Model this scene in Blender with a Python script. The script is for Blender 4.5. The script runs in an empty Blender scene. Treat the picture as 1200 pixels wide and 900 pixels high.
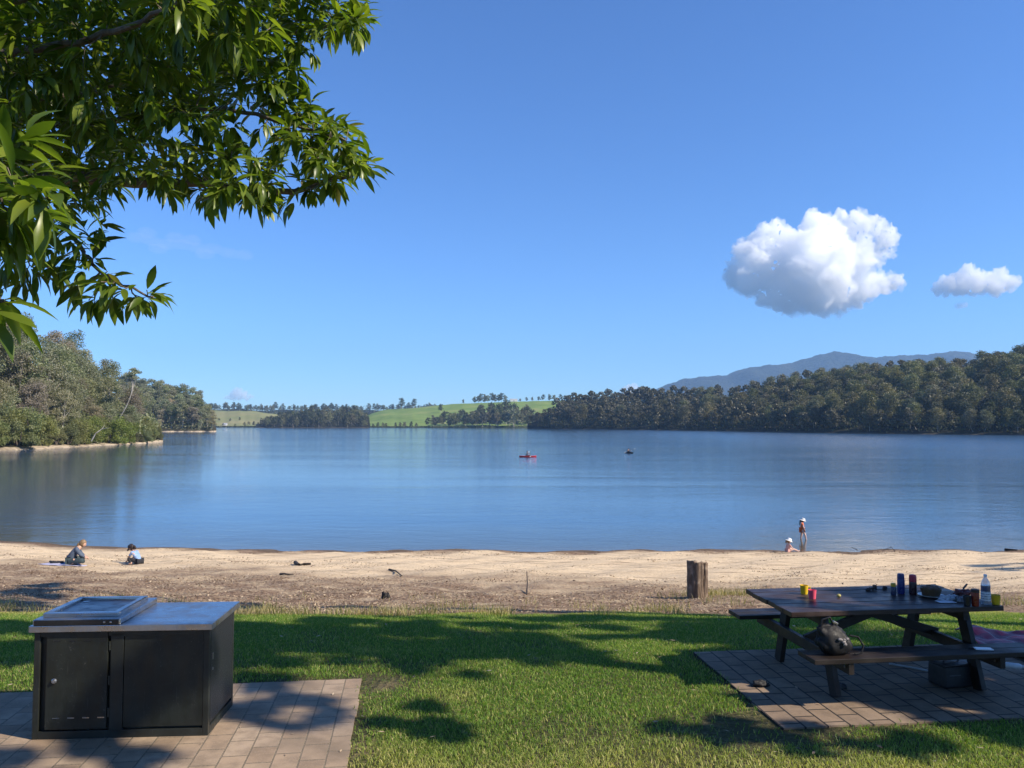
import bpy, bmesh, math, random
import numpy as np
from mathutils import Vector, Matrix, Euler

random.seed(7)
RNG = np.random.default_rng(7)
scene = bpy.context.scene
COL = scene.collection
PI = math.pi

# ------------------------------------------------------------------ camera
F = 940.0                                    # focal length in pixels of a 1200 px wide frame
CAMZ = 6.0                                   # metres above the lake
PITCH = math.atan(46 / 940.0)
cam_data = bpy.data.cameras.new('camera')
cam = bpy.data.objects.new('camera', cam_data)
COL.objects.link(cam)
cam_data.sensor_width = 36.0
cam_data.lens = 36.0 * F / 1200.0
cam_data.clip_start = 0.05
cam_data.clip_end = 60000
cam.location = (0, 0, CAMZ)
cam.rotation_euler = (PI / 2 + PITCH, 0, 0)
scene.camera = cam


def ray(px, py):
    x = (px - 600.0) / F
    y = (450.0 - py) / F
    c, s = math.cos(PITCH), math.sin(PITCH)
    return Vector((x, c - y * s, s + y * c))


def at_y(px, py, Y):                          # the point of that sight line at distance Y
    r = ray(px, py)
    return Vector((0, 0, CAMZ)) + r * (Y / r.y)


def at_z(px, py, z):
    r = ray(px, py)
    return Vector((0, 0, CAMZ)) + r * ((z - CAMZ) / r.z)


# ------------------------------------------------------------------ terrain height
_PY = np.array([-80, -30, -10, -2, 3, 8.6, 11, 13, 17, 22, 27.5, 33, 38.2, 45, 60, 90, 200])
_PZ = np.array([4.6, 4.1, 3.75, 3.55, 3.5, 3.5, 3.28, 2.98, 2.33, 1.75, 1.17, .58, 0.0, -.45, -1.1, -2.2, -3.0])
_fy = np.linspace(-80, 200, 2801)
_fz = np.interp(_fy, _PY, _PZ)
_k = np.hanning(15); _k /= _k.sum()
_fz = np.convolve(np.pad(_fz, 7, mode='edge'), _k, 'valid')


def gz(x, y):
    x = np.asarray(x, float); y = np.asarray(y, float)
    yy = y - 2.6 * np.clip((-x - 10) / 15, 0, 1.6) ** 1.5 * np.clip((y - 20) / 15, 0, 1)
    yy = yy + 0.25 * np.sin(x * .55) * np.clip((y - 30) / 6, 0, 1) + 0.12 * np.sin(x * 1.7 + 1) * np.clip((y - 30) / 6, 0, 1)
    z = np.interp(yy, _fy, _fz)
    b = np.clip((y - 12.5) / 3, 0, 1) * np.clip((40 - y) / 4, 0, 1)
    z = z + b * (.035 * np.sin(x * .9 + y * .6) + .03 * np.sin(x * 2.1 - y * 1.3 + 1.0) + .018 * np.sin(x * 4.3 + y * 3.1)
                 + .012 * np.sin(y * 5.1 - x * 1.1))
    return z


def gzf(x, y):
    return float(gz(x, y))


# ------------------------------------------------------------------ object helpers
def tag(o, label=None, cat=None, group=None, kind=None):
    if label: o['label'] = label
    if cat: o['category'] = cat
    if group: o['group'] = group
    if kind: o['kind'] = kind
    return o


def thing(name, label, cat, loc=(0, 0, 0), rz=0.0, group=None):
    o = bpy.data.objects.new(name, None)
    o.empty_display_size = .2
    COL.objects.link(o)
    o.location = loc
    o.rotation_euler = (0, 0, rz)
    return tag(o, label, cat, group)


def kids(o):
    return [c for c in ALLKIDS.get(o.name, [])]


ALLKIDS = {}


def setparent(c, p):
    c.parent = p
    ALLKIDS.setdefault(p.name, []).append(c)


def copy_tree(o, parent=None):
    c = o.copy()
    COL.objects.link(c)
    if parent:
        setparent(c, parent)
    for ch in kids(o):
        copy_tree(ch, c)
    return c


def link_mesh(name, me, parent=None, mats=()):
    o = bpy.data.objects.new(name, me)
    COL.objects.link(o)
    for m in mats:
        me.materials.append(m)
    if parent is not None:
        setparent(o, parent)
    return o


def np_mesh(name, verts, quads=None, tris=None):
    me = bpy.data.meshes.new(name)
    verts = np.ascontiguousarray(verts, dtype=np.float32)
    nq = 0 if quads is None else len(quads)
    nt_ = 0 if tris is None else len(tris)
    loops = []
    if nq: loops.append(np.asarray(quads, dtype=np.int32).ravel())
    if nt_: loops.append(np.asarray(tris, dtype=np.int32).ravel())
    loops = np.concatenate(loops)
    starts = np.concatenate([np.arange(nq) * 4, nq * 4 + np.arange(nt_) * 3]).astype(np.int32)
    me.vertices.add(len(verts)); me.vertices.foreach_set('co', verts.ravel())
    me.loops.add(len(loops)); me.loops.foreach_set('vertex_index', loops)
    me.polygons.add(nq + nt_); me.polygons.foreach_set('loop_start', starts)
    me.update(calc_edges=True)
    return me


class MB:
    """collects simple shapes and links them as ONE mesh object"""

    def __init__(s):
        s.v = []; s.f = []; s.m = []; s.cur = 0

    def mat(s, i):
        s.cur = i; return s

    def add(s, vs, fs, M=None):
        b = len(s.v)
        for p in vs:
            p = Vector(p)
            s.v.append(tuple(M @ p) if M is not None else tuple(p))
        for f in fs:
            s.f.append(tuple(i + b for i in f)); s.m.append(s.cur)
        return s

    def box(s, c, d, rot=None, taper=1.0):
        x, y, z = d[0] / 2, d[1] / 2, d[2] / 2
        t = taper
        vs = [(-x, -y, -z), (x, -y, -z), (x, y, -z), (-x, y, -z), (-x * t, -y * t, z), (x * t, -y * t, z), (x * t, y * t, z), (-x * t, y * t, z)]
        fs = [(0, 3, 2, 1), (4, 5, 6, 7), (0, 1, 5, 4), (1, 2, 6, 5), (2, 3, 7, 6), (3, 0, 4, 7)]
        M = Matrix.Translation(c)
        if rot is not None: M = M @ Euler(rot).to_matrix().to_4x4()
        return s.add(vs, fs, M)

    def beam(s, a, b, w, h, up=(0, 0, 1)):
        """a board from a to b: w across (horizontal side), h along up"""
        a = Vector(a); b = Vector(b); d = (b - a); L = d.length; d.normalize()
        u = Vector(up); sd = d.cross(u)
        if sd.length < 1e-4: sd = d.cross(Vector((1, 0, 0)))
        sd.normalize(); u = sd.cross(d)
        vs = []
        for t in (0, L):
            for i, j in ((-1, -1), (1, -1), (1, 1), (-1, 1)):
                vs.append(a + d * t + sd * (i * w / 2) + u * (j * h / 2))
        fs = [(0, 1, 2, 3), (7, 6, 5, 4), (0, 4, 5, 1), (1, 5, 6, 2), (2, 6, 7, 3), (3, 7, 4, 0)]
        return s.add(vs, fs)

    def tube(s, pts, rad, n=8, cap=True):
        pts = [Vector(p) for p in pts]
        if not hasattr(rad, '__len__'): rad = [rad] * len(pts)
        rings = []; b = len(s.v)
        prev = None
        for i, p in enumerate(pts):
            d = (pts[min(i + 1, len(pts) - 1)] - pts[max(i - 1, 0)])
            if d.length < 1e-9: d = Vector((0, 0, 1))
            d.normalize()
            if prev is None:
                a = d.cross(Vector((0, 0, 1)))
                if a.length < .05: a = d.cross(Vector((1, 0, 0)))
            else:
                a = prev - d * prev.dot(d)
                if a.length < 1e-4: a = d.cross(Vector((1, 0, 0)))
            a.normalize(); prev = a
            c = d.cross(a)
            for k in range(n):
                t = 2 * PI * k / n
                s.v.append(tuple(p + (a * math.cos(t) + c * math.sin(t)) * rad[i]))
        for i in range(len(pts) - 1):
            for k in range(n):
                k2 = (k + 1) % n
                s.f.append((b + i * n + k, b + i * n + k2, b + (i + 1) * n + k2, b + (i + 1) * n + k)); s.m.append(s.cur)
        if cap:
            s.f.append(tuple(b + k for k in range(n))[::-1]); s.m.append(s.cur)
            e = b + (len(pts) - 1) * n
            s.f.append(tuple(e + k for k in range(n))); s.m.append(s.cur)
        return s

    def lathe(s, prof, c=(0, 0, 0), n=20, M=None, sx=1, sy=1):
        """prof: (radius, height) pairs; closed at both ends"""
        vs = []; fs = []
        for r, z in prof:
            for k in range(n):
                t = 2 * PI * k / n
                vs.append((c[0] + r * math.cos(t) * sx, c[1] + r * math.sin(t) * sy, c[2] + z))
        for i in range(len(prof) - 1):
            for k in range(n):
                k2 = (k + 1) % n
                fs.append((i * n + k, i * n + k2, (i + 1) * n + k2, (i + 1) * n + k))
        fs.append(tuple(range(n))[::-1])
        e = (len(prof) - 1) * n
        fs.append(tuple(e + k for k in range(n)))
        return s.add(vs, fs, M)

    def ball(s, c, r, n=12, m=8, M=None):
        vs = []; fs = []
        r = (r, r, r) if not hasattr(r, '__len__') else r
        R = M if M is not None else Matrix.Identity(4)
        T = Matrix.Translation(c) @ R
        for i in range(m + 1):
            a = PI * i / m
            for k in range(n):
                t = 2 * PI * k / n
                vs.append((r[0] * math.sin(a) * math.cos(t), r[1] * math.sin(a) * math.sin(t), -r[2] * math.cos(a)))
        for i in range(m):
            for k in range(n):
                k2 = (k + 1) % n
                fs.append((i * n + k, i * n + k2, (i + 1) * n + k2, (i + 1) * n + k))
        return s.add(vs, fs, T)

    def build(s, name, mats, parent=None, bevel=0, smooth=False, seg=2, jitter=0):
        me = bpy.data.meshes.new(name)
        me.from_pydata(s.v, [], s.f)
        if not isinstance(mats, (list, tuple)): mats = [mats]
        for m in mats: me.materials.append(m)
        if len(mats) > 1: me.polygons.foreach_set('material_index', s.m)
        bm = bmesh.new(); bm.from_mesh(me)
        bmesh.ops.remove_doubles(bm, verts=bm.verts, dist=1e-6)
        if bevel:
            es = [e for e in bm.edges if len(e.link_faces) == 2 and e.calc_face_angle(0) > .5]
            bmesh.ops.bevel(bm, geom=es, offset=bevel, segments=seg, affect='EDGES', profile=.6, clamp_overlap=True)
        bm.to_mesh(me); bm.free()
        if smooth:
            me.polygons.foreach_set('use_smooth', [True] * len(me.polygons))
            try: me.set_sharp_from_angle(angle=math.radians(40))
            except Exception: pass
        me.update()
        o = bpy.data.objects.new(name, me)
        COL.objects.link(o)
        if parent is not None: setparent(o, parent)
        return o


# ------------------------------------------------------------------ materials
def new_mat(name):
    m = bpy.data.materials.new(name)
    m.use_nodes = True
    m.node_tree.nodes.clear()
    return m


class NT:
    def __init__(s, m):
        s.t = m.node_tree; s.n = s.t.nodes; s.l = s.t.links

    def __call__(s, typ, props=None, **inp):
        nd = s.n.new(typ)
        if props:
            for k, v in props.items(): setattr(nd, k, v)
        for k, v in inp.items():
            key = k.replace('_', ' ')
            if k.startswith('i') and k[1:].isdigit(): sock = nd.inputs[int(k[1:])]
            else: sock = nd.inputs[key]
            if isinstance(v, bpy.types.NodeSocket): s.l.new(v, sock)
            else:
                if sock.type == 'RGBA' and len(v) == 3: v = (*v, 1)
                sock.default_value = v
        return nd

    def ramp(s, fac, stops, interp='LINEAR'):
        nd = s.n.new('ShaderNodeValToRGB')
        s.l.new(fac, nd.inputs[0])
        cr = nd.color_ramp; cr.interpolation = interp
        while len(cr.elements) < len(stops): cr.elements.new(.5)
        for e, (p, c) in zip(cr.elements, stops):
            e.position = p
            e.color = (*c, 1) if hasattr(c, '__len__') else (c, c, c, 1)
        return nd.outputs[0]

    def noise(s, vec, scale, detail=4, rough=.55, dist=0, typ='FBM'):
        nd = s('ShaderNodeTexNoise', {}, Scale=scale, Detail=detail, Roughness=rough, Distortion=dist)
        if vec is not None: s.l.new(vec, nd.inputs['Vector'])
        return nd.outputs[0]

    def pos(s):
        return s.n.new('ShaderNodeNewGeometry').outputs['Position']

    def objc(s):
        return s.n.new('ShaderNodeTexCoord').outputs['Object']

    def scale(s, vec, sc, loc=(0, 0, 0), rot=(0, 0, 0)):
        nd = s('ShaderNodeMapping', {}, Scale=sc, Location=loc, Rotation=rot)
        s.l.new(vec, nd.inputs['Vector'])
        return nd.outputs[0]

    def mix(s, fac, a, b, typ='MIX'):
        nd = s.n.new('ShaderNodeMix'); nd.data_type = 'RGBA'; nd.blend_type = typ
        for sock, v in ((nd.inputs[0], fac), (nd.inputs[6], a), (nd.inputs[7], b)):
            if isinstance(v, bpy.types.NodeSocket): s.l.new(v, sock)
            else: sock.default_value = (*v, 1) if hasattr(v, '__len__') else v
        return nd.outputs[2]

    def math(s, op, a, b=0.0, c=0.0, clamp=False):
        nd = s.n.new('ShaderNodeMath'); nd.operation = op; nd.use_clamp = clamp
        for i, v in enumerate((a, b, c)):
            if isinstance(v, bpy.types.NodeSocket): s.l.new(v, nd.inputs[i])
            else: nd.inputs[i].default_value = v
        return nd.outputs[0]

    def mapr(s, v, a, b, c=0.0, d=1.0, smooth=True):
        nd = s.n.new('ShaderNodeMapRange')
        nd.interpolation_type = 'SMOOTHSTEP' if smooth else 'LINEAR'
        s.l.new(v, nd.inputs[0])
        for i, x in enumerate((a, b, c, d)): nd.inputs[i + 1].default_value = x
        return nd.outputs[0]

    def bump(s, h, strength=.5, dist=.01, normal=None):
        nd = s('ShaderNodeBump', {}, Strength=strength, Distance=dist)
        s.l.new(h, nd.inputs['Height'])
        if normal is not None: s.l.new(normal, nd.inputs['Normal'])
        return nd.outputs[0]

    def out(s, surf=None, vol=None):
        o = s.n.new('ShaderNodeOutputMaterial')
        if surf is not None: s.l.new(surf, o.inputs['Surface'])
        if vol is not None: s.l.new(vol, o.inputs['Volume'])


def pmat(name, col, rough=.6, metal=0.0, var=.12, scale=8.0, bump=.0, bscale=60., spec=.5, coat=0.0, col2=None, alpha=None, trans=0.0):
    """plain surface with a little procedural unevenness in colour, gloss and relief"""
    m = new_mat(name); t = NT(m)
    oc = t.objc()
    n1 = t.noise(oc, scale, 5, .6)
    c2 = col2 if col2 else tuple(max(0, c * (1 - var * 2)) for c in col)
    c1 = tuple(min(1, c * (1 + var)) for c in col)
    colr = t.ramp(n1, [(.3, c2), (.7, c1)])
    rr = t.mapr(t.noise(oc, scale * 2.7, 3), .3, .7, max(0.02, rough - .1), min(1, rough + .1))
    b = t('ShaderNodeBsdfPrincipled', {}, Base_Color=colr, Roughness=rr, Metallic=metal)
    b.inputs['Specular IOR Level'].default_value = spec
    b.inputs['Coat Weight'].default_value = coat
    b.inputs['Transmission Weight'].default_value = trans
    if bump:
        t.l.new(t.bump(t.noise(oc, bscale, 4), bump, .004), b.inputs['Normal'])
    t.out(b.outputs[0])
    return m


def leaf_mat(name, cols, trans=.35, rough=.5, spec=.35, tcol=None, noise=True, bump=False):
    """leaves: every leaf has its own tone; light shines through"""
    m = new_mat(name); t = NT(m)
    g = t.n.new('ShaderNodeNewGeometry')
    r = g.outputs['Random Per Island']
    k = len(cols) - 1
    c = t.ramp(r, [(i / k, cc) for i, cc in enumerate(cols)])
    if noise:
        oi = t.n.new('ShaderNodeObjectInfo')
        hv = t('ShaderNodeHueSaturation', {}, Color=c)
        t.l.new(t.mapr(oi.outputs['Random'], 0, 1, .68, 1.32, False), hv.inputs['Value'])
        t.l.new(t.mapr(t.math('FRACT', t.math('MULTIPLY', oi.outputs['Random'], 7.31)), 0, 1, .47, .53, False), hv.inputs['Hue'])
        t.l.new(t.mapr(t.math('FRACT', t.math('MULTIPLY', oi.outputs['Random'], 3.77)), 0, 1, .7, 1.15, False), hv.inputs['Saturation'])
        c = hv.outputs[0]
    b = t('ShaderNodeBsdfPrincipled', {}, Base_Color=c, Roughness=rough)
    b.inputs['Specular IOR Level'].default_value = spec
    if tcol is None:
        tc = t.mix(.6, c, (1.0, 1.0, .25), 'MULTIPLY')
        tc = t.mix(1.0, tc, (1.7, 1.7, 1.2), 'MULTIPLY')
    else:
        tc = tcol
    tr = t('ShaderNodeBsdfTranslucent', {}, Color=tc)
    mx = t('ShaderNodeMixShader', {}, i0=trans, i1=b.outputs[0], i2=tr.outputs[0])
    t.out(mx.outputs[0])
    return m


def bark_mat(name, c1, c2, c3=None, scale=3.0, bump=.6):
    m = new_mat(name); t = NT(m)
    oc = t.objc()
    n = t.noise(t.scale(oc, (1, 1, .18)), scale * 4, 6, .65, .4)
    n2 = t.noise(oc, scale, 4)
    c = t.ramp(n, [(.3, c1), (.65, c2)])
    if c3: c = t.mix(t.mapr(n2, .5, .7), c, c3)
    b = t('ShaderNodeBsdfPrincipled', {}, Base_Color=c, Roughness=.85)
    t.l.new(t.bump(n, bump, .02), b.inputs['Normal'])
    t.out(b.outputs[0])
    return m
# ------------------------------------------------------------------ sun, sky, air
SUN_EL = math.radians(38.0)
SUN_H = Vector((.935, -.355, 0)).normalized()              # horizontal direction towards the sun
SUN = Vector((SUN_H.x * math.cos(SUN_EL), SUN_H.y * math.cos(SUN_EL), math.sin(SUN_EL)))
sl = bpy.data.lights.new('sun', 'SUN')
sl.energy = 5.0
sl.angle = math.radians(.53)
sl.color = (1.0, .89, .73)
so = bpy.data.objects.new('sun', sl)
COL.objects.link(so)
so.rotation_euler = (-SUN).to_track_quat('-Z', 'Y').to_euler()
so.location = (30, -20, 40)

world = bpy.data.worlds.new('World')
scene.world = world
world.use_nodes = True
wt = world.node_tree
wt.nodes.clear()
sky = wt.nodes.new('ShaderNodeTexSky')
sky.sky_type = 'NISHITA'
sky.sun_disc = False
sky.sun_elevation = SUN_EL
sky.sun_rotation = math.atan2(SUN_H.x, SUN_H.y)             # clockwise from +Y
sky.altitude = 0
sky.air_density = 1.0
sky.dust_density = .1
sky.ozone_density = 4.0
bg = wt.nodes.new('ShaderNodeBackground')
bg.inputs['Strength'].default_value = .090
wo = wt.nodes.new('ShaderNodeOutputWorld')
tint = wt.nodes.new('ShaderNodeMix')                         # the deep, clean blue of a clear southern winter day
tint.data_type = 'RGBA'; tint.blend_type = 'MULTIPLY'
tint.inputs[0].default_value = 1
tint.inputs[7].default_value = (.62, .94, 1.38, 1)
wt.links.new(sky.outputs[0], tint.inputs[6])
wt.links.new(tint.outputs[2], bg.inputs[0])
wt.links.new(bg.outputs[0], wo.inputs[0])

scene.view_settings.view_transform = 'Standard'
scene.view_settings.look = 'None'
scene.view_settings.gamma = 1
scene.view_settings.use_curve_mapping = False
scene.view_settings.exposure = 0.6

c = scene.cycles
c.max_bounces = 40
c.diffuse_bounces = 3
c.glossy_bounces = 4
c.transmission_bounces = 4
c.volume_bounces = 40
c.transparent_max_bounces = 8
c.use_denoising = True
c.caustics_reflective = False
c.caustics_refractive = False
c.sample_clamp_indirect = 6

# haze: one closed box of even, thin air round everything on the ground
m = new_mat('haze_air'); t = NT(m)
pv = t('ShaderNodeVolumePrincipled', {}, Color=(.40, .66, 1.0), Density=9e-5, Anisotropy=.1)
t.out(vol=pv.outputs[0])
hz = MB().box((1500, 3500, 330), (9400, 7200, 668)).build('haze', m)
tag(hz, 'thin pale blue air lying over the lake', 'haze', kind='stuff')


# clouds: lumps of homogeneous white vapour far beyond the hills
def cloud_mat(name, dens):
    m = new_mat(name); t = NT(m)
    v = t('ShaderNodeVolumePrincipled', {}, Color=(1.0, 1.0, 1.0), Density=dens, Anisotropy=0.0)
    t.out(vol=v.outputs[0])
    return m


from mathutils import noise as mnoise


def cloud(name, label, balls, Y, mat, vox, amp, freq, seed, flat=.75, group=None, c0=None, parent=None):
    rnd = random.Random(seed)
    c0 = c0 or at_y(balls[0][0], balls[0][1], Y)
    mb = MB()
    k = Y / F
    for bl in balls:
        px, py, r = bl[:3]
        dy = bl[3] if len(bl) > 3 else rnd.uniform(-.5, .5) * r
        p = at_y(px, py, Y + dy * k)
        mb.ball(p - c0, (r * k, r * k * 1.1, r * k * (bl[4] if len(bl) > 4 else 1)), 14, 9)
    o = mb.build(name, mat)
    md = o.modifiers.new('r', 'REMESH'); md.mode = 'VOXEL'; md.voxel_size = vox; md.use_smooth_shade = True
    dg = bpy.context.evaluated_depsgraph_get()
    me = bpy.data.meshes.new_from_object(o.evaluated_get(dg))
    o.modifiers.clear()
    o.data = me
    off = Vector((seed * 13.7, seed * 3.1, 0))
    n = len(me.vertices)
    co = np.empty(n * 3, np.float32); me.vertices.foreach_get('co', co); co = co.reshape(-1, 3)
    no = np.empty(n * 3, np.float32); me.vertices.foreach_get('normal', no); no = no.reshape(-1, 3)
    d = np.empty(n)
    for i in range(n):
        p = Vector(co[i]) * freq + off
        a = 1 - abs(mnoise.noise(p)) * 2
        b = 1 - abs(mnoise.noise(p * 2.3)) * 2
        e = 1 - abs(mnoise.noise(p * 5.1)) * 2
        f = mnoise.noise(p * 11)
        g = mnoise.noise(p * 23)
        d[i] = (.50 * a + .36 * b + .26 * e + .13 * f + .05 * g - .50)
    co = co + no * (d * amp)[:, None]
    me.vertices.foreach_set('co', co.astype(np.float32).ravel())
    me.materials.clear(); me.materials.append(mat)
    me.update()
    if parent is not None:
        setparent(o, parent)
        return o
    o.location = c0
    return tag(o, label, 'cloud', group)


def split_islands(o, parent):
    """every loose piece of a mesh becomes an object of its own"""
    bm = bmesh.new(); bm.from_mesh(o.data)
    seen = set(); groups = []
    for v in bm.verts:
        if v.index in seen: continue
        st = [v]; seen.add(v.index); g = []
        while st:
            a = st.pop(); g.append(a.index)
            for e in a.link_edges:
                b = e.other_vert(a)
                if b.index not in seen: seen.add(b.index); st.append(b)
        groups.append(set(g))
    bm.free()
    if len(groups) < 2: return
    groups.sort(key=len, reverse=True)
    src = o.data
    for i, g in enumerate(groups):
        b2 = bmesh.new(); b2.from_mesh(src); b2.verts.ensure_lookup_table()
        bmesh.ops.delete(b2, geom=[v for v in b2.verts if v.index not in g], context='VERTS')
        me = bpy.data.meshes.new(o.name.split('.')[0]); b2.to_mesh(me); b2.free()
        me.materials.clear(); me.materials.append(src.materials[0])
        if i == 0: o.data = me
        elif len(g) > 30:
            c = bpy.data.objects.new(o.name.split('.')[0], me); COL.objects.link(c); setparent(c, parent)


CM = cloud_mat('cloud_vapour', .012)
CMT = cloud_mat('thin_vapour', .008)
KC = 9500
big = cloud('cloud', 'large white cumulus cloud with a grey base and a torn right edge', [
    (950, 312, 44), (925, 300, 34), (958, 282, 26), (946, 270, 17), (905, 308, 30), (884, 300, 24), (880, 318, 22), (866, 318, 14),
    (900, 285, 18), (915, 272, 13), (978, 318, 34), (965, 338, 26), (935, 342, 24), (910, 345, 18), (990, 340, 20), (1010, 338, 13), (1028, 336, 10), (1042, 333, 8),
    (1000, 300, 20), (1010, 285, 12), (1000, 270, 11), (1012, 262, 11), (1026, 268, 10), (1036, 280, 9), (1024, 292, 9), (990, 262, 7), (984, 254, 4), (1000, 256, 6),
    (950, 355, 14, None or 0, .6), (975, 354, 14, 0, .6), (925, 354, 12, 0, .6), (900, 330, 18), (1050, 330, 4)],
    KC, CM, 14, 215, 1 / 300., 3)
cloud('cloud', 'small flat white cloud near the right edge of the sky', [
    (1140, 330, 14), (1125, 331, 13), (1110, 335, 10), (1102, 338, 7), (1155, 331, 13), (1170, 330, 12), (1182, 332, 9), (1132, 320, 9), (1172, 322, 7), (1190, 331, 5),
    (1140, 338, 9), (1165, 338, 9)], KC, CM, 9, 100, 1 / 150., 5)
wsp = cloud('wisp', None, [(1050, 300, 2), (1030, 262, 6), (1036, 272, 6), (1040, 286, 7), (1034, 298, 6), (1026, 306, 7), (1016, 258, 5), (1003, 253, 4), (990, 252, 3), (1022, 322, 6), (1034, 326, 6), (1046, 332, 5), (1052, 328, 4),
    (1044, 322, 4), (1056, 334, 3), (857, 330, 4), (856, 322, 3), (1042, 296, 4), (1026, 256, 3)],
      KC, CMT, 15, 150, 1 / 110., 14, c0=big.location.copy(), parent=big)
split_islands(wsp, big)
cloud('cloud', 'tiny detached shred of cloud under the small flat cloud', [(1127, 358, 4), (1122, 359, 3), (1131, 357, 3)], KC, CMT, 10, 30, 1 / 60., 6)
cloud('cloud', 'small pale cloud low over the left pasture hills', [
    (279, 461, 4.5), (273, 463, 4.5), (286, 463, 4), (277, 456.5, 3), (282, 457, 2.6), (268, 465, 3), (292, 464.5, 2.8), (296, 465.5, 1.8), (264, 466, 1.8), (274, 458.5, 2.2), (288, 460, 2), (280, 466, 4), (272, 467, 3), (289, 467, 3)], KC, CM, 9, 26, 1 / 55., 8)
cloud('cloud', 'small pinkish white cloud peeping over the middle wood', [
    (737, 455, 4.5), (742, 454, 4.5), (732, 457, 3.5), (747, 455, 3), (728, 459, 2.5), (744, 451, 2), (740, 460, 5), (733, 461, 4), (747, 460, 4)], KC, CM, 12, 36, 1 / 60., 9)
CW = cloud_mat('cirrus_vapour', .0004)
cloud('cloud', 'faint wispy streak of high cloud under the overhanging branch', [(p, 286 + (p - 215) * .10 + q, 12, e * 3, .5) for e, (p, q) in enumerate([(160, -2), (178, 0), (196, 2), (214, 1), (232, 3), (250, 2), (268, 5), (286, 6), (205, -7), (225, -6), (185, 8), (240, 9), (172, -9)])], KC, CW, 22, 30, 1 / 120., 12)
# ------------------------------------------------------------------ ground near the camera: lawn, litter, sand, lake bed
def ground_mat():
    m = new_mat('ground_soil_and_sand'); t = NT(m)
    P = t.pos()
    sep = t.n.new('ShaderNodeSeparateXYZ'); t.l.new(P, sep.inputs[0])
    X, Y, Z = sep.outputs
    big = t.noise(t.scale(P, (.28, .5, 0)), 1.0, 4, .55)
    med = t.noise(t.scale(P, (1, 1, 0)), 1.3, 5, .6)
    fine = t.noise(t.scale(P, (1, 1.0, 0)), 14, 5, .7)
    vfine = t.noise(t.scale(P, (1, 1, 0)), 60, 3, .7)
    # lawn soil
    lawn = t.ramp(fine, [(.3, (.05, .05, .02)), (.55, (.09, .085, .035)), (.75, (.18, .145, .075))])
    dry = t.ramp(fine, [(.3, (.10, .075, .04)), (.7, (.26, .20, .11))])
    lawn = t.mix(t.mapr(med, .56, .72), lawn, dry)
    # litter: chips of bark and leaves
    vo = t('ShaderNodeTexVoronoi', {}, Scale=22.0, Randomness=1.0)
    t.l.new(t.scale(P, (.7, 1.4, 0)), vo.inputs['Vector'])
    chip = t.ramp(vo.outputs['Color'], [(.1, (.08, .046, .028)), (.4, (.225, .142, .088)), (.7, (.37, .255, .165)), (.95, (.54, .42, .29))])
    chip = t.mix(t.mapr(fine, .38, .62), t.mix(1.0, chip, (.6, .55, .5), 'MULTIPLY'), chip)
    # sand
    sand = t.ramp(fine, [(.25, (.48, .355, .215)), (.5, (.68, .525, .335)), (.8, (.76, .605, .405))])
    sand = t.mix(t.mapr(vfine, .62, .75), sand, (.30, .22, .15))
    streak = t.noise(t.scale(P, (.22, 2.2, 0)), 1.5, 7, .68, .6)
    streak2 = t.noise(t.scale(P, (.9, 5.0, 0)), 1.7, 6, .7, .8)
    wr = t.math('MAXIMUM', t.mapr(streak, .545, .62), t.math('MULTIPLY', t.mapr(streak2, .55, .64), .85))
    # how much litter: thick near the grass, thin over the sand, thick again at the water's edge
    yy = t.math('ADD', Y, t.math('MULTIPLY', t.math('SUBTRACT', big, .5), 16.0))
    yy = t.math('ADD', yy, t.math('MULTIPLY', X, .32))
    lit1 = t.mapr(yy, 26.5, 18.0)
    lit1 = t.math('MULTIPLY', lit1, t.mapr(t.math('ADD', t.math('MULTIPLY', fine, .5), t.math('MULTIPLY', med, .6)), .36, .60), 0, True)
    edge = t.mapr(Z, .42, .12)
    wet = t.mapr(Z, .16, .02)
    lit2 = t.math('MULTIPLY', edge, t.mapr(streak2, .40, .52))
    lit2 = t.math('MAXIMUM', lit2, t.math('MULTIPLY', t.mapr(Z, .24, .10), t.mapr(med, .3, .45)))
    litter = t.math('MAXIMUM', t.math('MAXIMUM', lit1, lit2), t.math('MULTIPLY', wr, .6))
    beach = t.mix(litter, sand, chip)
    beach = t.mix(t.math('MULTIPLY', wet, .75), beach, (.10, .075, .05))
    # lake bed: silt
    bed = t.mapr(Z, -.02, -.7)
    beach = t.mix(bed, beach, (.035, .04, .03))
    ly = t.math('ADD', Y, t.math('MULTIPLY', t.math('SUBTRACT', med, .5), 1.5))
    g = t.mapr(ly, 12.3, 13.1)
    col = t.mix(g, lawn, beach)
    b = t('ShaderNodeBsdfPrincipled', {}, Base_Color=col, Roughness=.92)
    b.inputs['Specular IOR Level'].default_value = .2
    h = t.math('ADD', t.math('MULTIPLY', vo.outputs['Distance'], t.math('MULTIPLY', litter, .8)), t.math('ADD', t.math('MULTIPLY', fine, .9), t.math('MULTIPLY', med, 1.6)))
    t.l.new(t.bump(h, .9, .05), b.inputs['Normal'])
    t.out(b.outputs[0])
    return m


xs = np.concatenate([np.linspace(-160, -42, 30, endpoint=False), np.linspace(-42, 42, 281), np.linspace(44, 170, 30)])
ys = np.concatenate([np.linspace(-70, 2, 30, endpoint=False), np.linspace(2, 46, 221), np.linspace(47, 200, 30)])
GX, GY = np.meshgrid(xs, ys)
GZ = gz(GX, GY)
nx, ny = len(xs), len(ys)
idx = np.arange(nx * ny).reshape(ny, nx)
quads = np.stack([idx[:-1, :-1], idx[:-1, 1:], idx[1:, 1:], idx[1:, :-1]], -1).reshape(-1, 4)
me = np_mesh('ground', np.stack([GX, GY, GZ], -1).reshape(-1, 3), quads)
me.polygons.foreach_set('use_smooth', [True] * len(me.polygons))
ground = link_mesh('ground', me, None, [ground_mat()])
tag(ground, kind='structure')


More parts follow.
